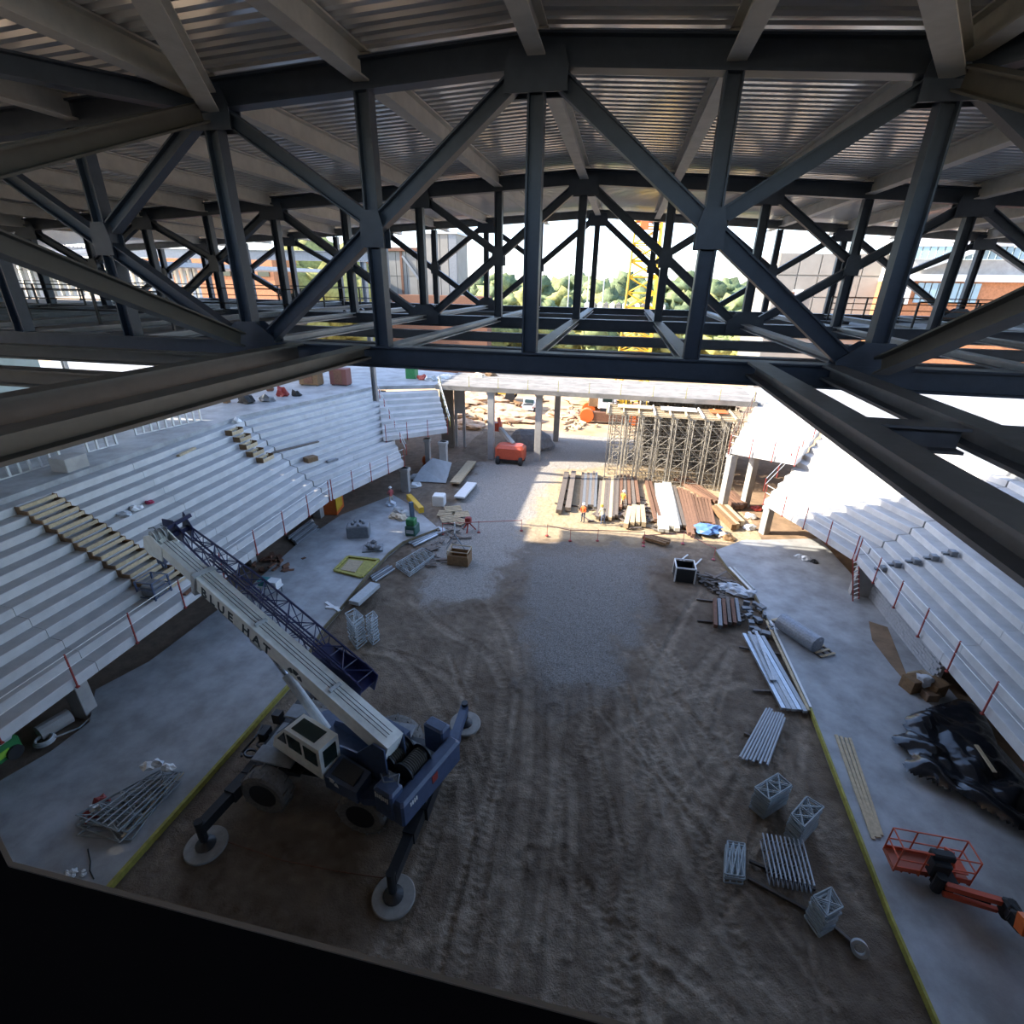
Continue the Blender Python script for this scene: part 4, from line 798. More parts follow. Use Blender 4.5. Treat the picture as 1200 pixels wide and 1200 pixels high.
def heap(b):
    c=G(437,643,SZ); b.box(c+V(0,0,.06),(1.5,1.1,.1),rz(.4)); [b.blob(c+V(rnd.uniform(-.5,.5),rnd.uniform(-.4,.4),.15+.1*(i%3)),(.3,.25,.2),i,.3,1) for i in range(9)]
one('sack_pallet',grey,'small pallet of grey sacks behind the yellow floor opening','pallet',heap)
p=G(482,627,SZ); t=thing('mast_lift',p,'dark green upright mast machine at the far end of the left slab','machine')
b=MB(); b.cham(p+V(0,.3,.45),(.85,1.1,.8),.08); b.build('base',tealg,t); b=MB(); b.bar(p+V(0,.5,.8),p+V(-.1,.6,2.6),.28,.3); b.build('mast',mat('slate_blue',(.06,.10,.15),.5),t); b=MB(); b.cham(p+V(0,.2,1.15),(.7,.7,.5),.06); b.build('cabinet',green,t)
b=MB(); b.box(p+V(0,-.27,.4),(.6,.02,.3)); b.build('panel',greyl,t)
for i,(x,y,m) in enumerate(((462,604,tan),(470,606,tan),(475,601,greyl),(466,597,greyl),(458,590,plastic))): b=MB(); b.blob(G(x,y,SZ+.2),(.5,.4,.35),i+20,.25,2,1); b.build('sack',m,None,('large tan sack beside the green mast machine','tan sack touching the green mast machine','pale sack behind the green mast machine','grey sack between the tan sacks and the column','pale sack nearest the stand column')[i],'sack')
b=MB(); b.bar(G(479,582,.6),G(494,598,.6),.45,.5); b.build('yellow_trough',yellm,None,'bright yellow beam-shaped trough lying behind the mast machine','trough')
boxthing('water_tank',(515,591),(1.1,1.0,1.0),.1,0,white,'white cube tank standing on the dirt beside the lumber','tank',.08)
p=G(549,622); t=thing('red_stand',p,'small red stand with a wide foot on the gravel beside the pallets','stand'); b=MB(); [b.bar(p+V(x,y,0),p+V(0,0,.8),.1,.1) for x,y in ((.5,.4),(-.5,.4),(0,-.5))]; b.build('legs',red,t); b=MB(); b.cham(p+V(0,0,1.0),(.5,.4,.5),.08); b.build('head',red,t)
for i,(x,y) in enumerate(((523,603),(531,598),(540,604),(527,610),(536,612))):
    p=G(x,y,.05); t=thing('pallet',p,'weathered pallet in the scatter beyond the left slab end','pallet','pallets beyond the left slab'); a=rnd.uniform(-.3,.6)
    for k in range(5): b=MB(); b.box(p+rz(a)@V(0,-.5+.25*k,.12+.05*(i%2)),(1.5,.16,.04),rz(a)); b.build('slat',wood,t)
    for k in (-.6,0,.6): b=MB(); b.box(p+rz(a)@V(k,0,.05),(.1,1.1,.1),rz(a)); b.build('runner',woodg,t)
beams('metal_deck',(474,634),(516,618),(486,640),(523,622),5,.24,.08,.05,[galv,lightst],'long galvanised sheet strip lying beside the far left slab edge','metal sheet','sheet strips off the left slab end',order='from the far side')
frame_stack([(464,660),(494,642),(509,650),(480,671)],.35,3,'flat stack of grey frames on the dirt off the far left slab edge',None,5,.03,base=0)
beams('tube',(434,677),(457,663),(440,682),(463,667),4,.12,.12,.03,[grey,lightst],'grey tube off the left slab edge before the flat frames','tube','tubes off the left slab edge',round_=True)
p=G(533,640); t=thing('cutter_stand',p,'small metal tripod stand with crossed legs before the brown basket','stand'); b=MB(); [b.bar(p+V(x,y,0),p+V(-.1*x,-.1*y,1.1),.06,.06) for x,y in ((.9,-.3),(-.7,.3),(.2,.8),(-.5,-.6))]; b.build('legs',grey,t); b=MB(); b.bar(p+V(0,0,.9),p+V(0,.1,2.0),.08,.08); b.build('post',white,t)
p=G(537,662); t=thing('waste_basket',p,'brown open waste box with tan rails on the dirt','waste box'); b=MB()
for s in (-1,1): b.box(p+V(.75*s,.4,.4),(.05,1.1,.8)); b.box(p+V(0,.4+.55*s,.4),(1.5,.05,.8))
b.box(p+V(0,.4,.1),(1.5,1.1,.1)); b.build('tub',woodd,t); b=MB(); b.path([p+V(x,y,1.1) for x,y in ((-.75,-.15),(.75,-.15),(.75,.95),(-.75,.95),(-.75,-.15))],.04); [b.tube(p+V(x,y,.7),p+V(x,y,1.1),.04,5) for x,y in ((-.75,-.15),(.75,-.15),(.75,.95),(-.75,.95))]; b.build('rails',wood,t)
for (a,c,nm) in (((533,566),(553,541),'farther'),((538,583),(553,566),'nearer')):
    for L in range(3): b=MB(); b.bar(G(*a,.1+.2*L),G(*c,.1+.2*L),1.0,.17); b.build('board_stack',white if nm=='nearer' else wood,None,'long pale board in the %s of two stacks along the gravel edge'%nm,'board','boards of the %s gravel-edge stack'%nm)
p=G(505,566,0); b=MB(); b.prism([p+V(-1.9,.0,0),p+V(1.5,.3,0),p+V(1.7,1.8,1.7),p+V(-.4,1.9,2.0),p+V(-1.4,1.2,1.1)],V(.05,-.15,.1)); b.build('concrete_sheet',mat('pale_blue_sheet',(.45,.48,.50),.7,0,.2,2),None,'large pale sheet leaning behind the column of the left stand bend','sheet')
def mixer(t,p):
    b=MB(); b.lathe(p+V(0,0,1.0),V(.5,-.6,.6),[(.2,-.6),(.5,-.3),(.55,.1),(.35,.55),(.3,.55),(.2,0)],16); b.build('drum',orange,t)
boxthing('cement_mixer',(501,549),(1.0,.8,.5),.3,0,rust,'orange cement mixer beside the outer corner column of the far left stand','mixer',.05,mixer)
for i,(x,y,s,m) in enumerate(((489,560,.7,greyl),(494,556,.5,plastic),(487,569,.6,white))): b=MB(); b.blob(G(x,y,.1),(s,s*.8,s*.7),i+31,.25,2,1); b.build('sack',m,None,('large grey sack left of the leaning sheet','pale sack in the middle left of the leaning sheet','white sack nearest the stand bend column')[i],'sack')
boxthing('orange_container',(391,598),(1.3,2.0,1.9),.2,0,orange,'open orange steel container under the left stand bend','container',.05,lambda t,p:(lambda b:(b.box(p+V(.68,-.1,1.0),(.06,1.6,1.3),rz(.2)),b.build('door',yellm,t)))(MB()))
beams('pipe',(337,632),(366,610),(350,640),(373,622),8,.2,.2,.0,[galv,lightst,grey],'silver pipe in the heap under the left stand bend','pipe','silver pipes under the left stand',round_=True)
p=G(316,696,SZ); t=thing('tool_cart',p,'small white and teal cart below the crane jib on the left slab','cart'); b=MB(); b.box(p+V(0,.2,.5),(1.4,.7,.1)); b.box(p+V(.3,.2,.75),(.7,.6,.4)); b.build('tray',white,t); b=MB(); b.box(p+V(-.35,.2,.75),(.6,.6,.35)); b.build('case',mat('teal',(.05,.25,.25),.5),t); b=MB(); [b.tube(p+V(x,y,0),p+V(x,y,.5),.04,6) for x,y in ((-.6,0),(.6,0),(-.6,.45),(.6,.45))]; b.build('legs',grey,t)
def scr(b):
    c=G(322,664)
    for i in range(24): b.box(c+V(rnd.uniform(-1.6,1.8),rnd.uniform(-.8,1.2),rnd.uniform(.05,.4)),(rnd.uniform(.2,.8),rnd.uniform(.08,.3),rnd.uniform(.05,.25)),rz(rnd.uniform(0,3)))
o=one('scrap_heap',rust,'heap of rusty scrap under the left stand behind the crane jib','scrap',scr); o['kind']='stuff'
# ------------------------------------------------------------------ goods on the left stand
def tread(k,y,seg=0): return V(-21.35-9.25*(k+1)/12-.385,y,3.6+.42*k)
for k in range(10):
    y=18.45+.03*k; p=tread(k,y)
    t=thing('stair_form',p,'timber stair form on the left stand aisle, %s step up from the crane boom'%ORD[k],'stair form','timber stair forms on the left stand')
    x=p.x; z=p.z
    for s in (0,1):
        yy=y+1.95*s; b=MB(); b.prism([V(x+.36,yy,z),V(x-.40,yy,z),V(x-.40,yy,z+.42),V(x-.1,yy,z+.42),V(x-.1,yy,z+.21),V(x+.36,yy,z+.21)],(0,.05,0)); b.build('stringer',woodd,t)
    b=MB(); b.box((x-.12,y+1.0,z+.32),(.05,1.9,.2)); b.build('riser_board',wood,t); b=MB(); b.box((x+.34,y+1.0,z+.12),(.05,1.9,.2)); b.build('riser_board',wood,t)
for k,(px,py) in enumerate(((277,538),(262,531),(248,522),(233,513),(218,505))):
    kk=5+k; z=3.6+.42*kk; q=G(px,py,z); p=V(tread(kk,0).x,q.y,z); t=thing('step_box',p,'brown step form in the upper group on the left stand, %s from the bottom'%ORD[k],'stair form','step forms on the upper left stand')
    [(lambda b,s:(b.box(p+V(-.05,s,.2),(.6,.06,.4)),b.build('side',woodd,t)))(MB(),s) for s in (-.35,.95)]; b=MB(); b.box(p+V(.25,.3,.15),(.05,1.3,.28)); b.box(p+V(-.2,.3,.28),(.05,1.3,.2)); b.build('board',wood,t)
def onstand(name,px,k,sz,m,label,cat,a=0,blob=False):
    q=V(*px); b=MB()
    if blob: b.blob(q+V(0,0,sz[2]*.12),(sz[0]/2,sz[1]/2,sz[2]/2),int(abs(px[1])*10),.25,2,2)
    else: b.cham(q+V(0,0,sz[2]/2),sz,.04,rz(a))
    return b.build(name,m,None,label,cat)
onstand('bag',(-27.15,22.1,6.12),3,(.9,.6,.35),plastic,'grey bag on the left stand, lowest of the small group','bag',0,True); onstand('bag',(-27.2,22.9,6.12),4,(.7,.6,.4),white,'white bag on the left stand in the middle of the small group','bag',0,True); onstand('red_bag',(-27.2,23.9,6.12),4,(.5,.4,.3),mat('crimson',(.4,.03,.08),.6),'crimson bag at the top of the small group on the left stand','bag',0,True)
onstand('plank',(-29.4,29.75,7.38),8,(.3,1.9,.12),wood,'pale plank lying on a tread below the upper step forms','plank',.15); onstand('white_sack',(-30.4,36.5,7.8),9,(.7,.7,.7),white,'round white sack at the top of the left stand bend line','sack',0,True)
onstand('plank',(-26.09,37.4,5.7),6,(.3,4.6,.12),woodg,'long weathered plank lying on a tread of the left stand bend','plank',-.45); onstand('timber_bundle',(-24.35,36.8,4.86),4,(.7,1.0,.4),woodd,'dark timber bundle on a tread of the left stand bend','timber',-.4); onstand('timber_offcut',(-23.3,38.3,4.44),4,(.3,1.1,.2),grey,'grey offcut beside the dark timber bundle on the left stand bend','timber',-.4)
onstand('concrete_block',(-31.7,23.5,8.12),10.4,(1.2,1.4,.8),concd,'pale concrete block at the top of the left stand beside the stud partition','block')
p=tread(.4,0); q=V(-22.5,18.6,3.6); t=thing('blue_cage',q,'blue steel cage standing at the foot of the left stand aisle','cage'); b=MB()
for x in (-.5,.5):
    for y in (-.5,.5): b.bar(q+V(x,y,0),q+V(x,y,1.0),.07,.07)
for z in (.1,.55,1.0): b.path([q+V(-.5,-.5,z),q+V(.5,-.5,z),q+V(.5,.5,z),q+V(-.5,.5,z),q+V(-.5,-.5,z)],.035)
b.build('frame',blue,t); b=MB(); b.cham(q+V(0,0,.4),(.8,.8,.6),.05); b.build('box',grey,t)
for i,(x,y) in enumerate(((216,697),(228,692))): b=MB(); b.bar(G(x,y,3.8),G(x+12,y-10,3.8),.18,.12); b.build('orange_board',orange if i else rust,None,('rusty board','orange board')[i]+' at the foot of the left stand aisle','board')
# grey blocks on the right stand
for k,(x,y,z) in enumerate(((17.05,30.85,3.18),(17.6,30.8,3.6),(18.4,30.6,4.02),(19.15,30.45,4.44),(19.95,30.4,4.86))):
    q=V(x,y,z); b=MB(); b.cham(q+V(0,0,.16),(.36,.42,.32),.03); b.box(q+V(-.3,.06,.06),(.36,.22,.12)); b.build('step_block',grey,None,'dark grey step block on the right stand, %s row from the front'%ORD[k],'block','grey step blocks on the right stand')
# cabinets and heaps on the left concourse
for px,w,m,nm in ((362,2.3,woodd,'left brown cabinet'),(397,2.0,mat('maroon',(.16,.05,.04),.6),'right maroon cabinet')):
    q=G(px,452,8.12); t=thing('site_cabinet',q,nm+' on the concourse behind the left stand bend','cabinet'); b=MB(); b.cham(q+V(0,.6,.95),(w,1.2,1.7),.05); b.build('body',m,t); b=MB(); b.box(q+V(0,-.02,.95),(w*.46,.04,1.4)); b.build('door',rust,t); b=MB(); [b.box(q+V(s*w*.4,.6,.06),(.2,1.0,.12)) for s in (-1,1)]; b.build('feet',black,t)
for i,(x,y,m,nm,s) in enumerate(((288,470,black,'left dark heap',(1.6,.9,.8)),(312,468,grey,'right grey heap',(1.6,.8,.5)),(331,462,red,'red tool heap',(1.2,.8,.8)),(316,456,rust,'rusty heap',(.8,.6,.9)),(347,462,black,'small dark heap',(.9,.6,.5)))): b=MB(); b.blob(G(x,y,8.3),(s[0]/2,s[1]/2,s[2]),i+50,.3,2,1); b.build('material_heap',m,None,nm+' on the concourse behind the left stand bend','heap')
b=MB(); b.cham(G(266,472,8.12)+V(0,0,1.1),(.5,.5,2.2),.04); b.build('pier',woodd,None,'short brown pier at the top of the left stand','pier')
boxthing('portable_toilet',(483,443),(1.2,1.2,2.3),0,8.12,green,'green portable toilet on the bridge slab edge','toilet',.1)
for i,(x,y,m) in enumerate(((497,441,red),(505,442,greyl),(520,441,white),(560,439,tan),(575,438,woodd))): b=MB(); b.blob(G(x,y,8.5),(.8,.5,.5),i+60,.3,2,1); b.build('material_heap',m,None,('red heap beside the green toilet','grey heap right of the green toilet','white heap behind the bridge guardrail','tan heap near the middle of the bridge slab','brown heap near the middle of the bridge slab')[i],'heap')
# ------------------------------------------------------------------ timber and beam stacks in the sun
def row(a0,b0,a1,b1,n,w,h,m,label,group,z=.12): beams('shoring_timber',a0,b0,a1,b1,n,w,h,z,m,label,'timber',group,.14)
row((664,556),(655,600),(672,556),(665,601),2,.5,.35,woodg,'dark weathered timber at the left end of the sunlit timber rows','left end timbers')
row((683,557),(680,598),(699,556),(697,596),6,.28,.3,[woodg,grey],'grey-brown timber behind the worker in orange','timbers behind the orange worker')
row((704,567),(700,611),(724,560),(722,608),7,.27,.3,[woodg,wood,woodg],'tan timber in the tall row right of the orange worker','tan timbers right of the orange worker')
row((728,560),(727,596),(744,560),(748,592),5,.3,.3,[woodr,woodg],'brown timber in the far row behind the pale board stack','brown timbers behind the board stack')
row((738,596),(733,619),(752,594),(754,618),4,.45,.4,wood,'pale board in the short stack among the timber rows','short pale board stack')
row((757,565),(768,611),(761,564),(773,610),2,.28,.3,woodr,'red-brown timber just left of the broad white panels','timbers left of the white panels')
row((769,568),(774,622),(783,567),(793,622),4,.75,.3,[mat('aged_panel',(.56,.55,.49),.7,0,.25,3,rand=.12)],'broad whitish panel at the middle of the timber rows','broad white panels')
row((786,574),(797,621),(790,573),(802,620),2,.3,.3,[grey,woodg],'dark timber just right of the broad white panels','timbers right of the white panels')
row((795,575),(808,629),(806,577),(818,624),4,.26,.3,woodr,'red-brown timber in the long fan right of the white panels','left red-brown fan')
row((810,582),(819,617),(830,585),(836,616),6,.24,.26,woodr,'red-brown timber in the spaced fan left of the right stand column','spaced red-brown fan')
row((790,562),(836,590),(800,559),(842,588),4,.3,.28,woodr,'red-brown timber lying askew at the back of the fan','askew back timbers')
row((836,598),(860,622),(846,594),(868,616),4,.5,.5,[woodd,wood],'orange-brown timber in the block stack before the right stand column','orange-brown block stack')
row((845,583),(862,596),(858,580),(872,594),3,.4,.4,woodr,'short brown timber between the right stand columns','short brown timbers at the columns')
row((757,632),(783,640),(759,629),(790,637),3,.3,.22,woodd,'dark plank lying beyond the dark bin in the shade edge','planks in the shade edge')
dunnage((650,590),(760,606),0,'long near bearer under the left timber rows'); dunnage((664,560),(745,563),0,'far bearer under the left timber rows'); dunnage((755,618),(815,625),0,'near bearer under the white panels')
b=MB(); [b.blob(G(828+dx,624+dy,.25),(.8,.55,.4),i+70,.3,2,1) for i,(dx,dy) in enumerate(((0,0),(5,-3),(-3,-4)))]; b.build('blue_sheeting',bluet,None,'crumpled blue and white sheeting at the foot of the red-brown fan','plastic sheet')
for i,(x,y,m,nm) in enumerate(((846,627,white,'white sack right of the blue sheeting'),(854,630,woodd,'brown sack right of the blue sheeting'),(880,605,white,'white bundle beside the right stand front column'),(878,618,plastic,'pale bundle nearer the right stand front column'),(887,596,red,'red bundle behind the right stand front column'))): b=MB(); b.blob(G(x,y,.15),(.5,.4,.35),i+80,.25,2,1); b.build('sack',m,None,nm,'sack')
def debris(name,poly,n,label,m,sz=(.3,1.6),hh=.12):
    b=MB(); P=gp(*poly); 
    for i in range(n):
        c=V(*[sum(w*p[k] for w,p in zip(wt,P))/sum(wt) for k in (0,1)]) if (wt:=[rnd.random()**2 for _ in P]) else 0
        b.box(c+V(0,0,rnd.uniform(.04,.2)),(rnd.uniform(*sz),rnd.uniform(.08,.3),rnd.uniform(.04,hh)),rz(rnd.uniform(0,3.1)))
    b.build(name,m,None,label,'scrap',None,'stuff')
debris('timber_offcuts',[(650,560),(660,606),(740,620),(830,630),(840,590)],90,'loose timber offcuts strewn between the timber rows',[woodg])
debris('timber_scraps',[(540,590),(560,640),(500,690),(520,620),(470,660)],34,'loose scraps strewn on the gravel off the left slab end',[woodg])
debris('board_scraps',[(870,635),(930,650),(985,700),(960,680),(900,640)],50,'loose brown boards on the sand below the right stand bend',[woodd])
debris('small_scraps',[(790,650),(830,690),(880,740),(900,760),(860,700)],40,'small dark scraps along the right edge of the dirt',[woodg],(.1,.6))
# barrier ribbon
def ribbon(pts,label,m=red):
    t=thing('barrier_ribbon',G(*pts[0]),label,'barrier tape'); P=[G(*q,.0) for q in pts]
    for p in P: b=MB(); b.tube(p,p+V(0,0,1.05),.02,6); b.lathe(p,(0,0,1),[(.14,0),(.14,.05),(.05,.1)],10); b.build('post',m,t)
    b=MB(); [b.bar(a+V(0,0,.95),c+V(0,0,.95),.015,.06) for a,c in zip(P[:-1],P[1:])]; b.build('tape',mat('tape_red',(.55,.22,.19),.6),t)
ribbon([(519,626),(561,624),(611,622)],'red barrier ribbon on posts across the gravel left of the sun patch')
ribbon([(641,628),(668,634),(700,634),(754,636)],'red barrier ribbon on posts before the timber rows')
ribbon([(754,640),(800,637),(836,656)],'red barrier ribbon on posts from the timber rows to the right slab',mat('faded_red',(.5,.12,.14),.6))
# ------------------------------------------------------------------ scaffold towers under the bridge slab
tw=thing('shoring_tower',(0,0,0),'x','scaffold','shoring towers under the bridge slab'); w_,d_,hT=1.25,1.4,6.9
for x in (0,w_):
    for y in (0,d_):
        b=MB(); b.tube((x,y,0),(x,y,hT),.045,6); b.box((x,y,.03),(.25,.25,.06)); b.box((x,y,hT+.05),(.25,.25,.1)); b.build('post',mat('scaffold_tan',(.38,.35,.29),.6,.2,.4,4),tw)
for y in (0,d_):
    b=MB(); 
    for i in range(6): z=.5+1.15*i; b.tube((0,y,z),(w_,y,z),.028,5); 
    for i in range(5): z=.5+1.15*i; b.tube((0 if i%2 else w_,y,z),(w_ if i%2 else 0,y,z+1.15),.022,5)
    b.build('ladder_frame',MT['scaffold_tan'],tw)
for x in (0,w_):
    b=MB()
    for i in range(6): z=.5+1.15*i; b.tube((x,0,z),(x,d_,z),.028,5)
    for i in range(4): z=.5+1.5*i; b.tube((x,0,z),(x,d_,z+1.5),.02,5); b.tube((x,d_,z),(x,0,z+1.5),.02,5)
    b.build('cross_brace',MT['scaffold_tan'],tw)
k=0
for r,(y,rw) in enumerate(((51.2,'front'),(53.6,'second'),(56.6,'third'),(59.4,'back'))):
    for i in range(8 if r<3 else 8):
        x=-.2+1.62*i+(.35*r if r<3 else .2); x-= .0
        if x>12.6: continue
        lab='tan shoring tower in the %s row under the bridge slab, %s from the left'%(rw,ORD[i])
        if k==0: tw.location=(x,y,0); tw['label']=lab
        else: dup(tw,(x,y,0),0,lab)
        k+=1
for i in range(6):
    b=MB(); y=51.2+.78*i; b.bar((-.6,y,7.12),(12.6,y-.35*0,7.12),.16,.2); b.build('form_beam',wood,None,'pale timber form beam lying across the shoring towers, %s from the front'%ORD[i],'form beam','form beams on the shoring towers')
for i in range(9):
    x=-.4+1.5*i; b=MB(); b.bar((x,50.9,7.32),(x,54.9,7.32),.14,.18); b.build('form_joist',wood if i%3 else white,None,'pale form joist running to the bridge slab over the towers, %s from the left'%ORD[i],'form joist','form joists on the shoring towers')
for i,(x,m,nm) in enumerate(((2.2,wood,'left plywood deck panel'),(6.5,white,'middle pale deck panel'),(10.3,orange,'small orange deck panel'))): b=MB(); b.box((x,53.4,7.45),(1.6 if i==2 else 3.4,1.6,.06)); b.build('deck_panel',m,None,nm+' on top of the shoring towers','panel')
# ------------------------------------------------------------------ workers
def person(px,label,top,legs,face,pose):
    p=G(*px,.0); t=thing('person',p,label,'person'); R=rz(face)
    J={'pel':(0,0,.95),'sp':(0,.02,1.2),'ch':(0,.0,1.42),'nk':(0,0,1.53),'hd':(0,.02,1.68),'hl':(.1,0,.92),'kl':(.12,.03,.5),'al':(.13,0,.09),'tl':(.14,.16,.05),'hr':(-.1,0,.92),'kr':(-.12,.05,.5),'ar':(-.14,0,.09),'tr':(-.15,.16,.05),
       'sl':(.2,0,1.42),'el':(.27,.02,1.15),'wl':(.25,.2,.95),'fl':(.24,.28,.9),'sr':(-.2,0,1.42),'er':(-.27,.05,1.15),'wr':(-.2,.28,1.05),'fr':(-.16,.36,1.04)}
    if pose=='bend':
        for k in ('sp','ch','nk','hd','sl','sr','el','er','wl','wr','fl','fr'): x,y,z=J[k]; d=z-.95; J[k]=(x,y+d*.6,.95+d*.8) 
        for k,q in (('el',(.27,.38,1.0)),('wl',(.2,.5,.8)),('fl',(.18,.54,.72)),('er',(-.27,.38,1.0)),('wr',(-.2,.5,.8)),('fr',(-.18,.54,.72))): J[k]=q
    if pose=='walk': J['kl']=(.1,.2,.52); J['al']=(.1,.2,.1); J['tl']=(.1,.36,.06); J['kr']=(-.1,-.02,.5); J['ar']=(-.1,-.22,.12); J['tr']=(-.1,-.08,.05)
    E=[('pel','sp'),('sp','ch'),('ch','nk'),('nk','hd'),('pel','hl'),('hl','kl'),('kl','al'),('al','tl'),('pel','hr'),('hr','kr'),('kr','ar'),('ar','tr'),('ch','sl'),('sl','el'),('el','wl'),('wl','fl'),('ch','sr'),('sr','er'),('er','wr'),('wr','fr')]
    rad={'pel':.15,'sp':.14,'ch':.16,'nk':.06,'hd':.105,'hl':.1,'kl':.065,'al':.048,'tl':.045,'hr':.1,'kr':.065,'ar':.048,'tr':.045,'sl':.075,'el':.048,'wl':.034,'fl':.036,'sr':.075,'er':.048,'wr':.034,'fr':.036}
    ks=list(J); me=bpy.data.meshes.new('sk'); me.from_pydata([R@Vector(J[k]) for k in ks],[(ks.index(a),ks.index(c)) for a,c in E],[]); o=bpy.data.objects.new('sk',me); COL.objects.link(o)
    o.modifiers.new('s','SKIN'); me.skin_vertices
    for i,k in enumerate(ks): me.skin_vertices[0].data[i].radius=(rad[k],rad[k]*.85); me.skin_vertices[0].data[i].use_root=(k=='pel')
    su=o.modifiers.new('u','SUBSURF'); su.levels=1; dg=bpy.context.evaluated_depsgraph_get(); dg.update(); m2=bpy.data.meshes.new_from_object(o.evaluated_get(dg)); bpy.data.objects.remove(o)
    zc_=(J['nk'][2]+.01); b=MB(); b.add([p+v.co for v in m2.vertices],[tuple(f.vertices) for f in m2.polygons])
    hand=[R@Vector(J[k]) for k in ('wl','fl','wr','fr')]; hd=R@Vector(J['hd'])
    for i,f in enumerate(m2.polygons):
        c=f.center; mi=0
        if min((c-h).length for h in hand)<.09 or (c-hd).length<.17: mi=2
        elif c.z<J['pel'][2]+.0: mi=1
        if c.z<.1: mi=3
        b.m[i]=mi
    b.build('body',[top,legs,skin,black],t,smooth=True)
    b=MB(); b.lathe(p+hd+V(0,0,.03),(0,0,1),[(.165,0),(.13,.015),(.125,.06),(.09,.115),(.0,.135)],14); b.build('hard_hat',white if pose!='bend' else yellm,t)
person((683,612),'person in an orange vest standing at the end of the grey-brown timbers',vest,jeans,2.6,'stand')
person((706,615),'person in tan clothing bending over the end of the tan timbers',tan,mat('denim',(.12,.17,.28),.8),.4,'bend')
person((729,596),'person in an orange shirt stepping between the brown timbers',mat('amber_shirt',(.75,.35,.06),.7),tan,-.6,'walk')
person((459,592),'person in a dull red shirt beside the column of the left stand bend',mat('rose_shirt',(.45,.10,.10),.7),tan,.8,'stand')
# ------------------------------------------------------------------ red boom lift, gravel and machines beyond the slab
p=G(598,542); t=thing('boom_lift',p,'red boom lift parked between the tall columns under the bridge slab','boom lift')
b=MB(); b.cham(p+V(0,.2,1.35),(3.3,2.0,1.5),.3); b.build('turret',mat('lift_red',(.55,.09,.04),.45,0,.2,4),t)
b=MB(); b.box(p+V(0,.2,.55),(2.9,1.8,.4)); b.build('chassis',black,t)
for x in (-1.3,1.3):
    for y in (-.7,1.1): b=MB(); b.lathe(p+V(x,y,.45),(1,0,0),[(.2,-.2),(.45,-.2),(.5,-.1),(.5,.1),(.45,.2),(.2,.2)],18); b.build('wheel',black,t)
b=MB(); b.bar(p+V(.2,.6,2.0),p+V(-1.9,3.2,3.0),.4,.45); b.build('boom',greyl,t); b=MB(); b.bar(p+V(-1.9,3.2,3.0),p+V(-2.2,3.6,4.2),.3,.3); b.box(p+V(-2.3,3.7,3.1),(.9,.8,1.0)); b.build('basket',MT['lift_red'],t)
def gh(name,px,r,m,label,seed,amp=.18): b=MB(); b.blob(G(*px,0),r,seed,amp,3,1); b.build(name,m,None,label,'heap')
gravm=mat('heap_gravel',(.24,.24,.25),.95,0,.35,3,.6,6)
gh('gravel_heap',(622,523),(2.9,2.2,1.8),gravm,'grey gravel heap behind the red boom lift',1,.08)
rub=mat('rubble_earth',(.36,.20,.11),.95,0,.6,1.2,.6,4,col2=(.55,.42,.30))
for i,(px,r,nm) in enumerate((((520,487),(3.,2.5,1.0),'left rubble heap beyond the precast panel'),((560,470),(5,3,1.3),'broad rubble heap between panel and truck'),((605,492),(4,2.4,.9),'low rubble heap behind the red boom lift'),((548,500),(2.5,2,.8),'small rubble heap behind the tall left column'),((690,472),(4,3,1.2),'pale rubble heap near the crawler rig'),((585,482),(3.5,2,.8),'reddish rubble heap in the middle of the yard'),((660,488),(2.5,1.6,.6),'sandy heap just left of the crawler rig'))): gh('rubble_heap',px,r,rub if i!=4 else farm,nm,i+3,.25)
for q in range(3): debris('yard_debris' if q==0 else 'yard_debris',[[(505,490),(600,500),(560,462),(640,470)],[(640,480),(700,500),(660,505),(720,470)],[(500,470),(560,450),(640,455),(700,455)]][q],90,['loose debris in the left of the sunlit yard','loose debris in the right of the sunlit yard','loose debris at the back of the sunlit yard'][q],[woodd,wood,rust][q],(.5,2.6),.5)
# pickup
p=G(652-20,478); p=G(650,480); p=G(648,474)
def pick(p,label):
    t=thing('pickup_truck',p,label,'truck'); b=MB(); pr=[(-2.7,.5),(2.7,.5),(2.75,1.1),(1.4,1.2),(.7,1.85),(-.7,1.85),(-.95,1.2),(-2.75,1.2)]; 
    b.prism([p+V(-.95,q[0],q[1]) for q in pr],(1.9,0,0)); b.build('body',white,t)
    b=MB(); b.prism([p+V(-.75,-1.02,1.28),p+V(.75,-1.02,1.28),p+V(.72,-.74,1.78),p+V(-.72,-.74,1.78)],(0,-.03,.02)); b.build('rear_window',glass,t)
    b=MB(); b.box(p+V(0,-1.85,1.16),(1.6,1.5,.1)); b.build('bed',black,t)
    for x in (-.95,.95):
        for y in (-1.7,1.8): b=MB(); b.lathe(p+V(x,y,.38),(1,0,0),[(.2,-.12),(.38,-.12),(.38,.12),(.2,.12)],16); b.build('wheel',black,t)
        b=MB(); b.box(p+V(x*.97,-2.72,.95),(.14,.06,.3)); b.build('tail_lamp',red,t)
p=G(621,480); pick(p,'white pickup truck parked in the sunlit yard beyond the bridge slab')
p=G(588,468); t=thing('wheel_loader',p,'yellow loader working behind the rubble in the sunlit yard','loader')
b=MB(); b.cham(p+V(1.0,0,1.9),(3.0,2.2,1.6),.3); b.build('engine',yellm,t); b=MB(); b.cham(p+V(-.9,0,2.6),(1.6,1.8,2.2),.2); b.build('cab',yellm,t); b=MB(); b.box(p+V(-.9,-.92,2.9),(1.2,.05,1.2)); b.build('window',glass,t)
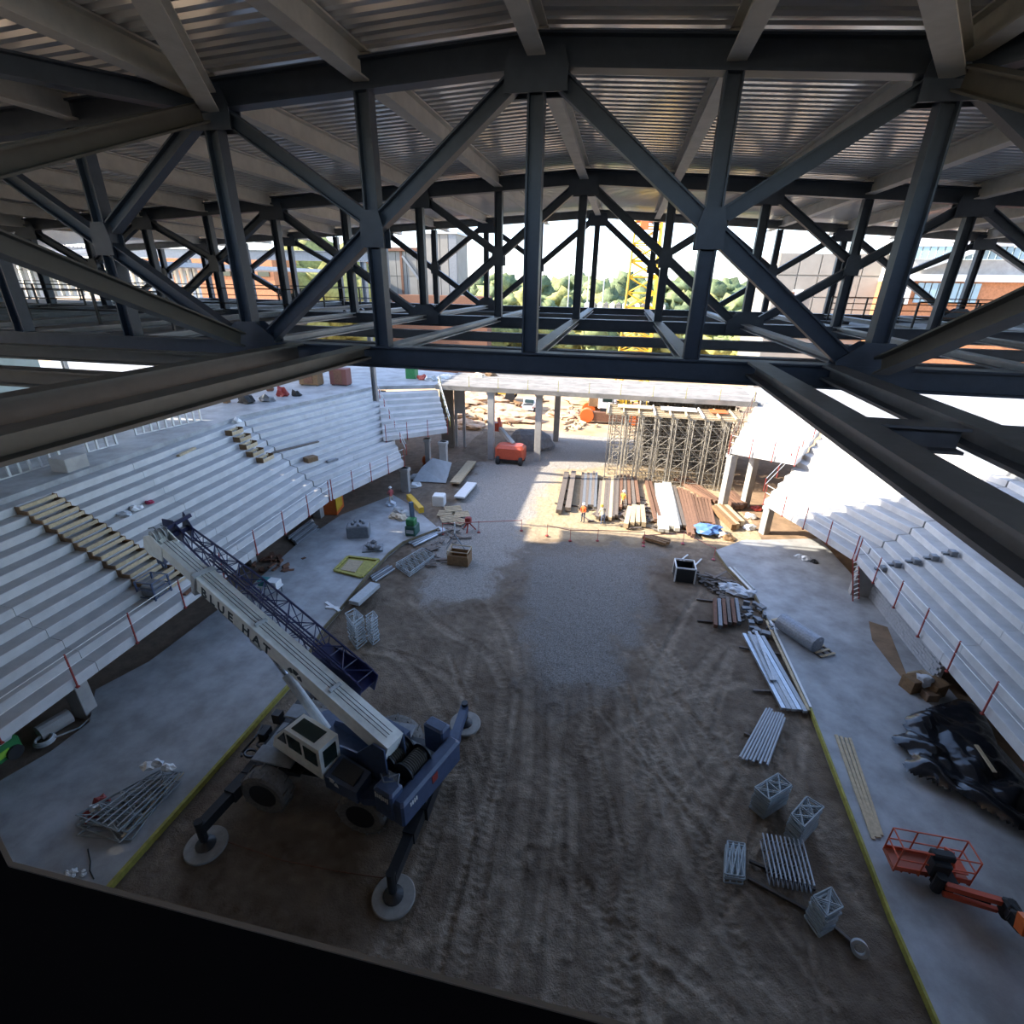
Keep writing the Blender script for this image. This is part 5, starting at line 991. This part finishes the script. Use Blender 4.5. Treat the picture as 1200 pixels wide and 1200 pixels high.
b=MB(); b.bar(p+V(-1.4,-.7,1.4),p+V(-4.0,-.7,1.0),.3,.5); b.bar(p+V(-1.4,.7,1.4),p+V(-4.0,.7,1.0),.3,.5); b.box(p+V(-2.7,0,1.2),(.3,1.6,.3)); b.build('arms',yellm,t); b=MB(); b.prism([p+V(-4.0,-1.4,.3),p+V(-5.2,-1.4,.2),p+V(-4.3,-1.4,1.5),p+V(-4.0,-1.4,1.5)],(0,2.8,0)); b.build('bucket',rust,t)
for x in (-1.4,1.7):
    for y in (-1.1,1.1): b=MB(); b.lathe(p+V(x,y,.85),(0,1,0),[(.3,-.3),(.8,-.3),(.85,-.15),(.85,.15),(.8,.3),(.3,.3)],18); b.build('wheel',black,t)
# crawler rig with tracks
p=G(716,496); p.z=0; t=thing('crawler_rig',p,'orange-tracked crawler rig with white and yellow body beside the scaffold','crawler rig')
for y in (-.2,4.4):
    b=MB(); b.bar(p+V(-3.4,y,1.0),p+V(3.4,y,1.0),1.0,1.3); b.build('track',rust,t)
    for x in (-3.6,3.4): b=MB(); b.lathe(p+V(x,y-.6,1.05),(0,1,0),[(.4,0),(1.0,0),(1.05,.2),(1.05,1.0),(1.0,1.2),(.4,1.2)],20); b.build('drive_wheel',orange,t)
b=MB(); b.box(p+V(0,2,1.7),(3.5,4.0,.9)); b.build('undercarriage',black,t)
b=MB(); b.cham(p+V(-.8,2,3.2),(2.6,4.0,2.2),.2); b.build('house',white,t); b=MB(); b.cham(p+V(1.6,2,3.4),(1.6,3.6,2.4),.2); b.build('engine_house',yellm,t); b=MB(); b.cham(p+V(-2.8,3,2.7),(1.6,2.0,1.6),.1); b.build('counterweight',woodd,t)
b=MB(); b.box(p+V(-.8,-.02,3.6),(1.4,.05,1.0)); b.build('window',glass,t)
# yellow lattice tower with orange head
tc=thing('tower_crane',(2.6,88,0),'yellow lattice tower with an orange head rising beyond the hall','crane'); TX0,TY0=2.6,88.
def tp_(z): return lerp(2.7,1.75,z/30)
b=MB()
for sx in (-1,1):
    for sy in (-1,1): b.tube((TX0+sx*tp_(0),TY0+sy*tp_(0),0),(TX0+sx*tp_(30)+.0,TY0+sy*tp_(30),30),.16,6)
b.build('leg_chords',yellm,tc)
b=MB(); zz=[2.2*i for i in range(14)]
for z0,z1 in zip(zz[:-1],zz[1:]):
    for a,c in (((-1,-1),(1,-1)),((1,-1),(1,1)),((1,1),(-1,1)),((-1,1),(-1,-1))):
        A0=V(TX0+a[0]*tp_(z0),TY0+a[1]*tp_(z0),z0); C0=V(TX0+c[0]*tp_(z0),TY0+c[1]*tp_(z0),z0); A1=V(TX0+a[0]*tp_(z1),TY0+a[1]*tp_(z1),z1); C1=V(TX0+c[0]*tp_(z1),TY0+c[1]*tp_(z1),z1)
        b.tube(A0,C1,.09,4); b.tube(C0,A1,.09,4); b.tube(A1,C1,.09,4)
b.build('lacing',yellm,tc)
b=MB(); b.cham((TX0+.6,TY0,29.2),(4.6,3.6,4.0),.2); b.cham((TX0-.6,TY0-1.9,27.6),(1.2,.5,3.0),.1); b.cham((TX0+1.8,TY0-1.9,30.4),(2.2,.4,1.2),.1); b.build('slewing_head',orange,tc)
b=MB(); b.bar((TX0-1,TY0,30.3),(TX0-5.6,TY0-1.,29.2),1.0,.9); b.box((TX0-5.0,TY0-1,28.8),(1.6,.8,.5)); b.build('arm',mat('pale_yellow',(.75,.62,.3),.5),tc)
b=MB(); b.tube((TX0-4.6,TY0-1,29),(TX0-4.6,TY0-1,19.2),.05,4); b.tube((TX0-5.6,TY0-1,29),(TX0-5.6,TY0-1,19.2),.05,4); b.tube((TX0-5.8,TY0-1,24.2),(TX0-4.4,TY0-1,24.2),.05,4); b.build('hanging_line',grey,tc)
# ------------------------------------------------------------------ surroundings beyond the hall
def bld(name,label,cat='building'): return None
def R_(px,py,Y): r=ray(px,py); q=r*(Y/r[1]); return Vector(q)+V(0,0,CAMZ)
# left pale panel building and tower block
A=R_(432,345,120); B=R_(503,345,120); top=R_(465,294,120).z
t=thing('panel_building',(A.x,120,0),'pale flat-roofed panel building left of the far opening','building'); b=MB(); b.box(((A.x+B.x)/2,128,top/2),(B.x-A.x,16,top)); b.build('wall_core',panelm,t)
n=6; W_=(B.x-A.x)/n
for i in range(n):
    for j in range(2): z0=14.5+(top-14.5)*j/2; z1=14.5+(top-14.5)*(j+1)/2; b=MB(); b.box((A.x+W_*(i+.5),119.9,(z0+z1)/2),(W_-.12,.3,z1-z0-.12)); b.build('wall_panel',panelm,t)
b=MB(); b.box(((A.x+B.x)/2,119.7,top+.3),(B.x-A.x+.4,1,.7)); b.build('coping',rust,t); b=MB(); b.box((A.x+.5,119.6,(14+top)/2),(.8,.3,top-14)); b.build('downpipe',rust,t)
b=MB(); b.box((A.x+W_*3.55,119.6,(14+top)/2),(.5,.25,top-14)); b.build('downpipe',rust,t); b=MB(); b.bar((A.x+W_*3.7,119.5,top-1),(A.x+W_*6.6,119.5,14.5),.3,.5); b.build('stair_rail',grey,t)
A2=R_(499,345,118); B2=R_(537,345,118); t2=R_(520,274,118).z
t=thing('tower_block',(A2.x,118,0),'tall pale tower block standing at the right end of the panel building','building'); b=MB(); b.box(((A2.x+B2.x)/2,122,t2/2),(B2.x-A2.x,8,t2)); b.build('wall_core',panelm,t)
for i in range(4): w=(B2.x-A2.x)/4; b=MB(); b.box((A2.x+w*(i+.5),117.9,(14+t2)/2),(w-.15,.3,t2-14)); b.build('wall_panel',grey if i==3 else panelm,t)
b=MB(); b.box(((A2.x+B2.x)/2,121.8,t2+.2),(B2.x-A2.x+.5,8.6,.5)); b.build('roof_edge',greyl,t)
a=R_(425,352,112); c=R_(572,352,112); b=MB(); b.box(((a.x+c.x)/2,113,8),(c.x-a.x,4,16)); b.build('low_building',rust,None,'long low brown building strip before the panel building','building')
# right panelled block
A=R_(904,350,110); B=R_(1052,350,110); top=R_(975,297,110).z
t=thing('concrete_hall',(A.x,110,0),'big windowless concrete panel hall right of the far opening','building'); b=MB(); b.box(((A.x+B.x)/2,120,top/2),(B.x-A.x,20,top)); b.build('wall_core',panelm,t)
W_=(B.x-A.x)/6
for i in range(6):
    for j in range(4): z0=10+(top-10)*j/4; z1=10+(top-10)*(j+1)/4; b=MB(); b.box((A.x+W_*(i+.5),109.9,(z0+z1)/2),(W_-.2,.3,z1-z0-.2)); b.build('wall_panel',panelm,t)
b=MB(); b.box((A.x+W_*1.2,109.6,17.3),(1.7,.3,2.2)); b.build('sign_board',white,t)
b=MB(); b.box((A.x+W_*.9,109.6,15.),(.9,.5,6)); b.build('pier',woodr,t)
# right pavilion with blue-green bands
A=R_(1058,340,100); B=R_(1290,340,100); cx=(A.x+B.x)/2; wd=B.x-A.x
t=thing('pavilion',(cx,100,0),'white and orange-brick building with blue-green roof bands at the right','building')
for nm,z0,z1,m,y in (('brick_wall',0,20.0,brick,100.4),('white_band',20.0,21.0,white,99.6),('pale_wall',21.0,23.1,concd,100.2),('fascia',24.9,26.2,white,99.7)):
    b=MB(); b.box((cx,y+6,(z0+z1)/2),(wd,12,z1-z0)); b.build(nm,m,t)
for i in range(26): b=MB(); w=wd/26; b.box((A.x+w*(i+.5),100.0,24.0),(w-.2,.3,1.75)); b.build('roof_panel',tealroof,t)
for i in range(9): b=MB(); b.box((A.x+2.4+.62*i*1.6,100.1,18.3),(.8,.3,2.9)); b.build('screen_panel',tealroof,t)
b=MB(); b.box((A.x-1.0,99.5,18.6),(3.8,.5,4.0)); b.build('white_bay',white,t)
b=MB(); b.prism([(A.x+1,97,21.6),(A.x+11.5,97,25.6),(A.x+11.5,97,26.2),(A.x+1,97,22.2)],(0,3,0)); b.build('canopy',greyl,t)
# left brick wall, girder, hill
A=R_(170,330,95); B=R_(322,330,95); t=thing('brick_building',((A.x+B.x)/2,95,0),'orange brick building seen through the left trusses','building'); b=MB(); b.box(((A.x+B.x)/2,99,R_(250,303,95).z/2),(B.x-A.x,8,R_(250,303,95).z)); b.build('wall',brick,t)
for i in range(7): b=MB(); b.box((A.x+(B.x-A.x)*(i+.5)/7,94.9,19.6),(2.4,.2,1.2)); b.build('window',glass,t)
b=MB(); b.ib((-62,46,20.9),(-22,46,20.6),.8,.5,.05,.05); 
b.build('girder',MT['mid_grey_metal'],None,'grey steel girder standing beyond the left end of the hall','girder')
for i,x in enumerate((-58,-40,-22.5)): b=MB(); b.ib((x,46,8.1),(x,46,20.3),.4,.4,.03,.03,(1,0,0)); b.build('girder_post',MT['mid_grey_metal'],None,['left','middle','right'][i]+' steel post under the girder beyond the left end of the hall','post')
# trees
leafs=[mat('leaf_%s'%k,c,.8,0,.55,1.1,1.0,2.2,rand=.22) for k,c in (('yellow',(.38,.37,.11)),('mid',(.23,.28,.11)),('dark',(.14,.19,.085)))]
bark=mat('bark',(.12,.09,.06),.9)
protos=[]
for v in range(6):
    t=thing('tree',(0,0,0),'x','tree'); R=random.Random(90+v); b=MB()
    for i in range(11): a=R.uniform(0,6.28); rr=R.uniform(0,.30); z=R.uniform(.35,.85); b.blob((rr*math.cos(a)*(1.2-z*.7),rr*math.sin(a)*(1.2-z*.7),z),(R.uniform(.13,.24),)*2+(R.uniform(.12,.2),),v*20+i,.45,2)
    b.build('crown',leafs[v%3],t,smooth=True); b=MB(); b.tube((0,0,-.02),(0,0,.5),.03,6,.02); b.build('trunk',bark,t); protos.append(t)
used=set(); Rt=random.Random(3)
def tree(px,Y,h,v,label,group):
    x=R_(px,330,Y).x; s=(h*Rt.uniform(.85,1.25),)*2+(h,)
    if v in used: dup(protos[v],(x,Y,-.2),Rt.uniform(0,6),label,group,s)
    else: used.add(v); o=protos[v]; o.location=(x,Y,-.2); o.scale=s; o['label']=label; o['group']=group
for i in range(46): tree(380+i*14+Rt.uniform(-5,5),Rt.uniform(260,300),Rt.uniform(20,24.5),(2,5,1)[i%3],'dark tree in the distant wooded ridge on the horizon','trees of the distant ridge')
for i in range(44): tree(500+i*11.5+Rt.uniform(-4,4),Rt.uniform(175,215),Rt.uniform(13.5,18),(1,4,0,5)[i%4],'mid-green tree in the belt before the distant ridge','trees of the middle belt')
for i in range(34): tree(530+i*13+Rt.uniform(-4,4),Rt.uniform(125,150),Rt.uniform(8,12.5),(0,3,1,3)[i%4],'bright yellow-green tree nearest the sunlit yard','trees of the near belt')
for i,(px,Y,h) in enumerate(((338,110,25),(352,108,26),(368,112,27),(383,106,23),(398,112,24),(325,115,25),(412,110,21),(310,118,24))): tree(px,Y,h,(0,3)[i%2],'tall bright yellow tree behind the left end of the hall','yellow trees at the left')
for i,(px,h) in enumerate(((667,26),(708,30),(690,24))):
    x=R_(px,330,150).x; t=thing('utility_pole',(x,150,0),['tall thin utility pole left of the lattice tower','tallest utility pole just left of the lattice tower','short utility pole between two taller ones'][i],'pole'); b=MB(); b.tube((x,150,-.2),(x,150,h),.16,6); b.build('pole',greyl,t); b=MB(); b.bar((x-1.6,150,h-1.2),(x+1.6,150,h-1.2),.15,.15); b.build('crossarm',grey,t)
for i in range(13): x=R_(690+i*7.5,330,172).x; b=MB(); b.box((x,172,6.5),(1.5,3,13)); b.prism([(x-.9,170.4,13),(x+.9,170.4,13),(x,170.4,13.8)],(0,3.2,0)); b.build('house',panelm if i%2 else white,None,'narrow pale gabled house in the long row among the distant trees','house','row of pale houses among the trees')
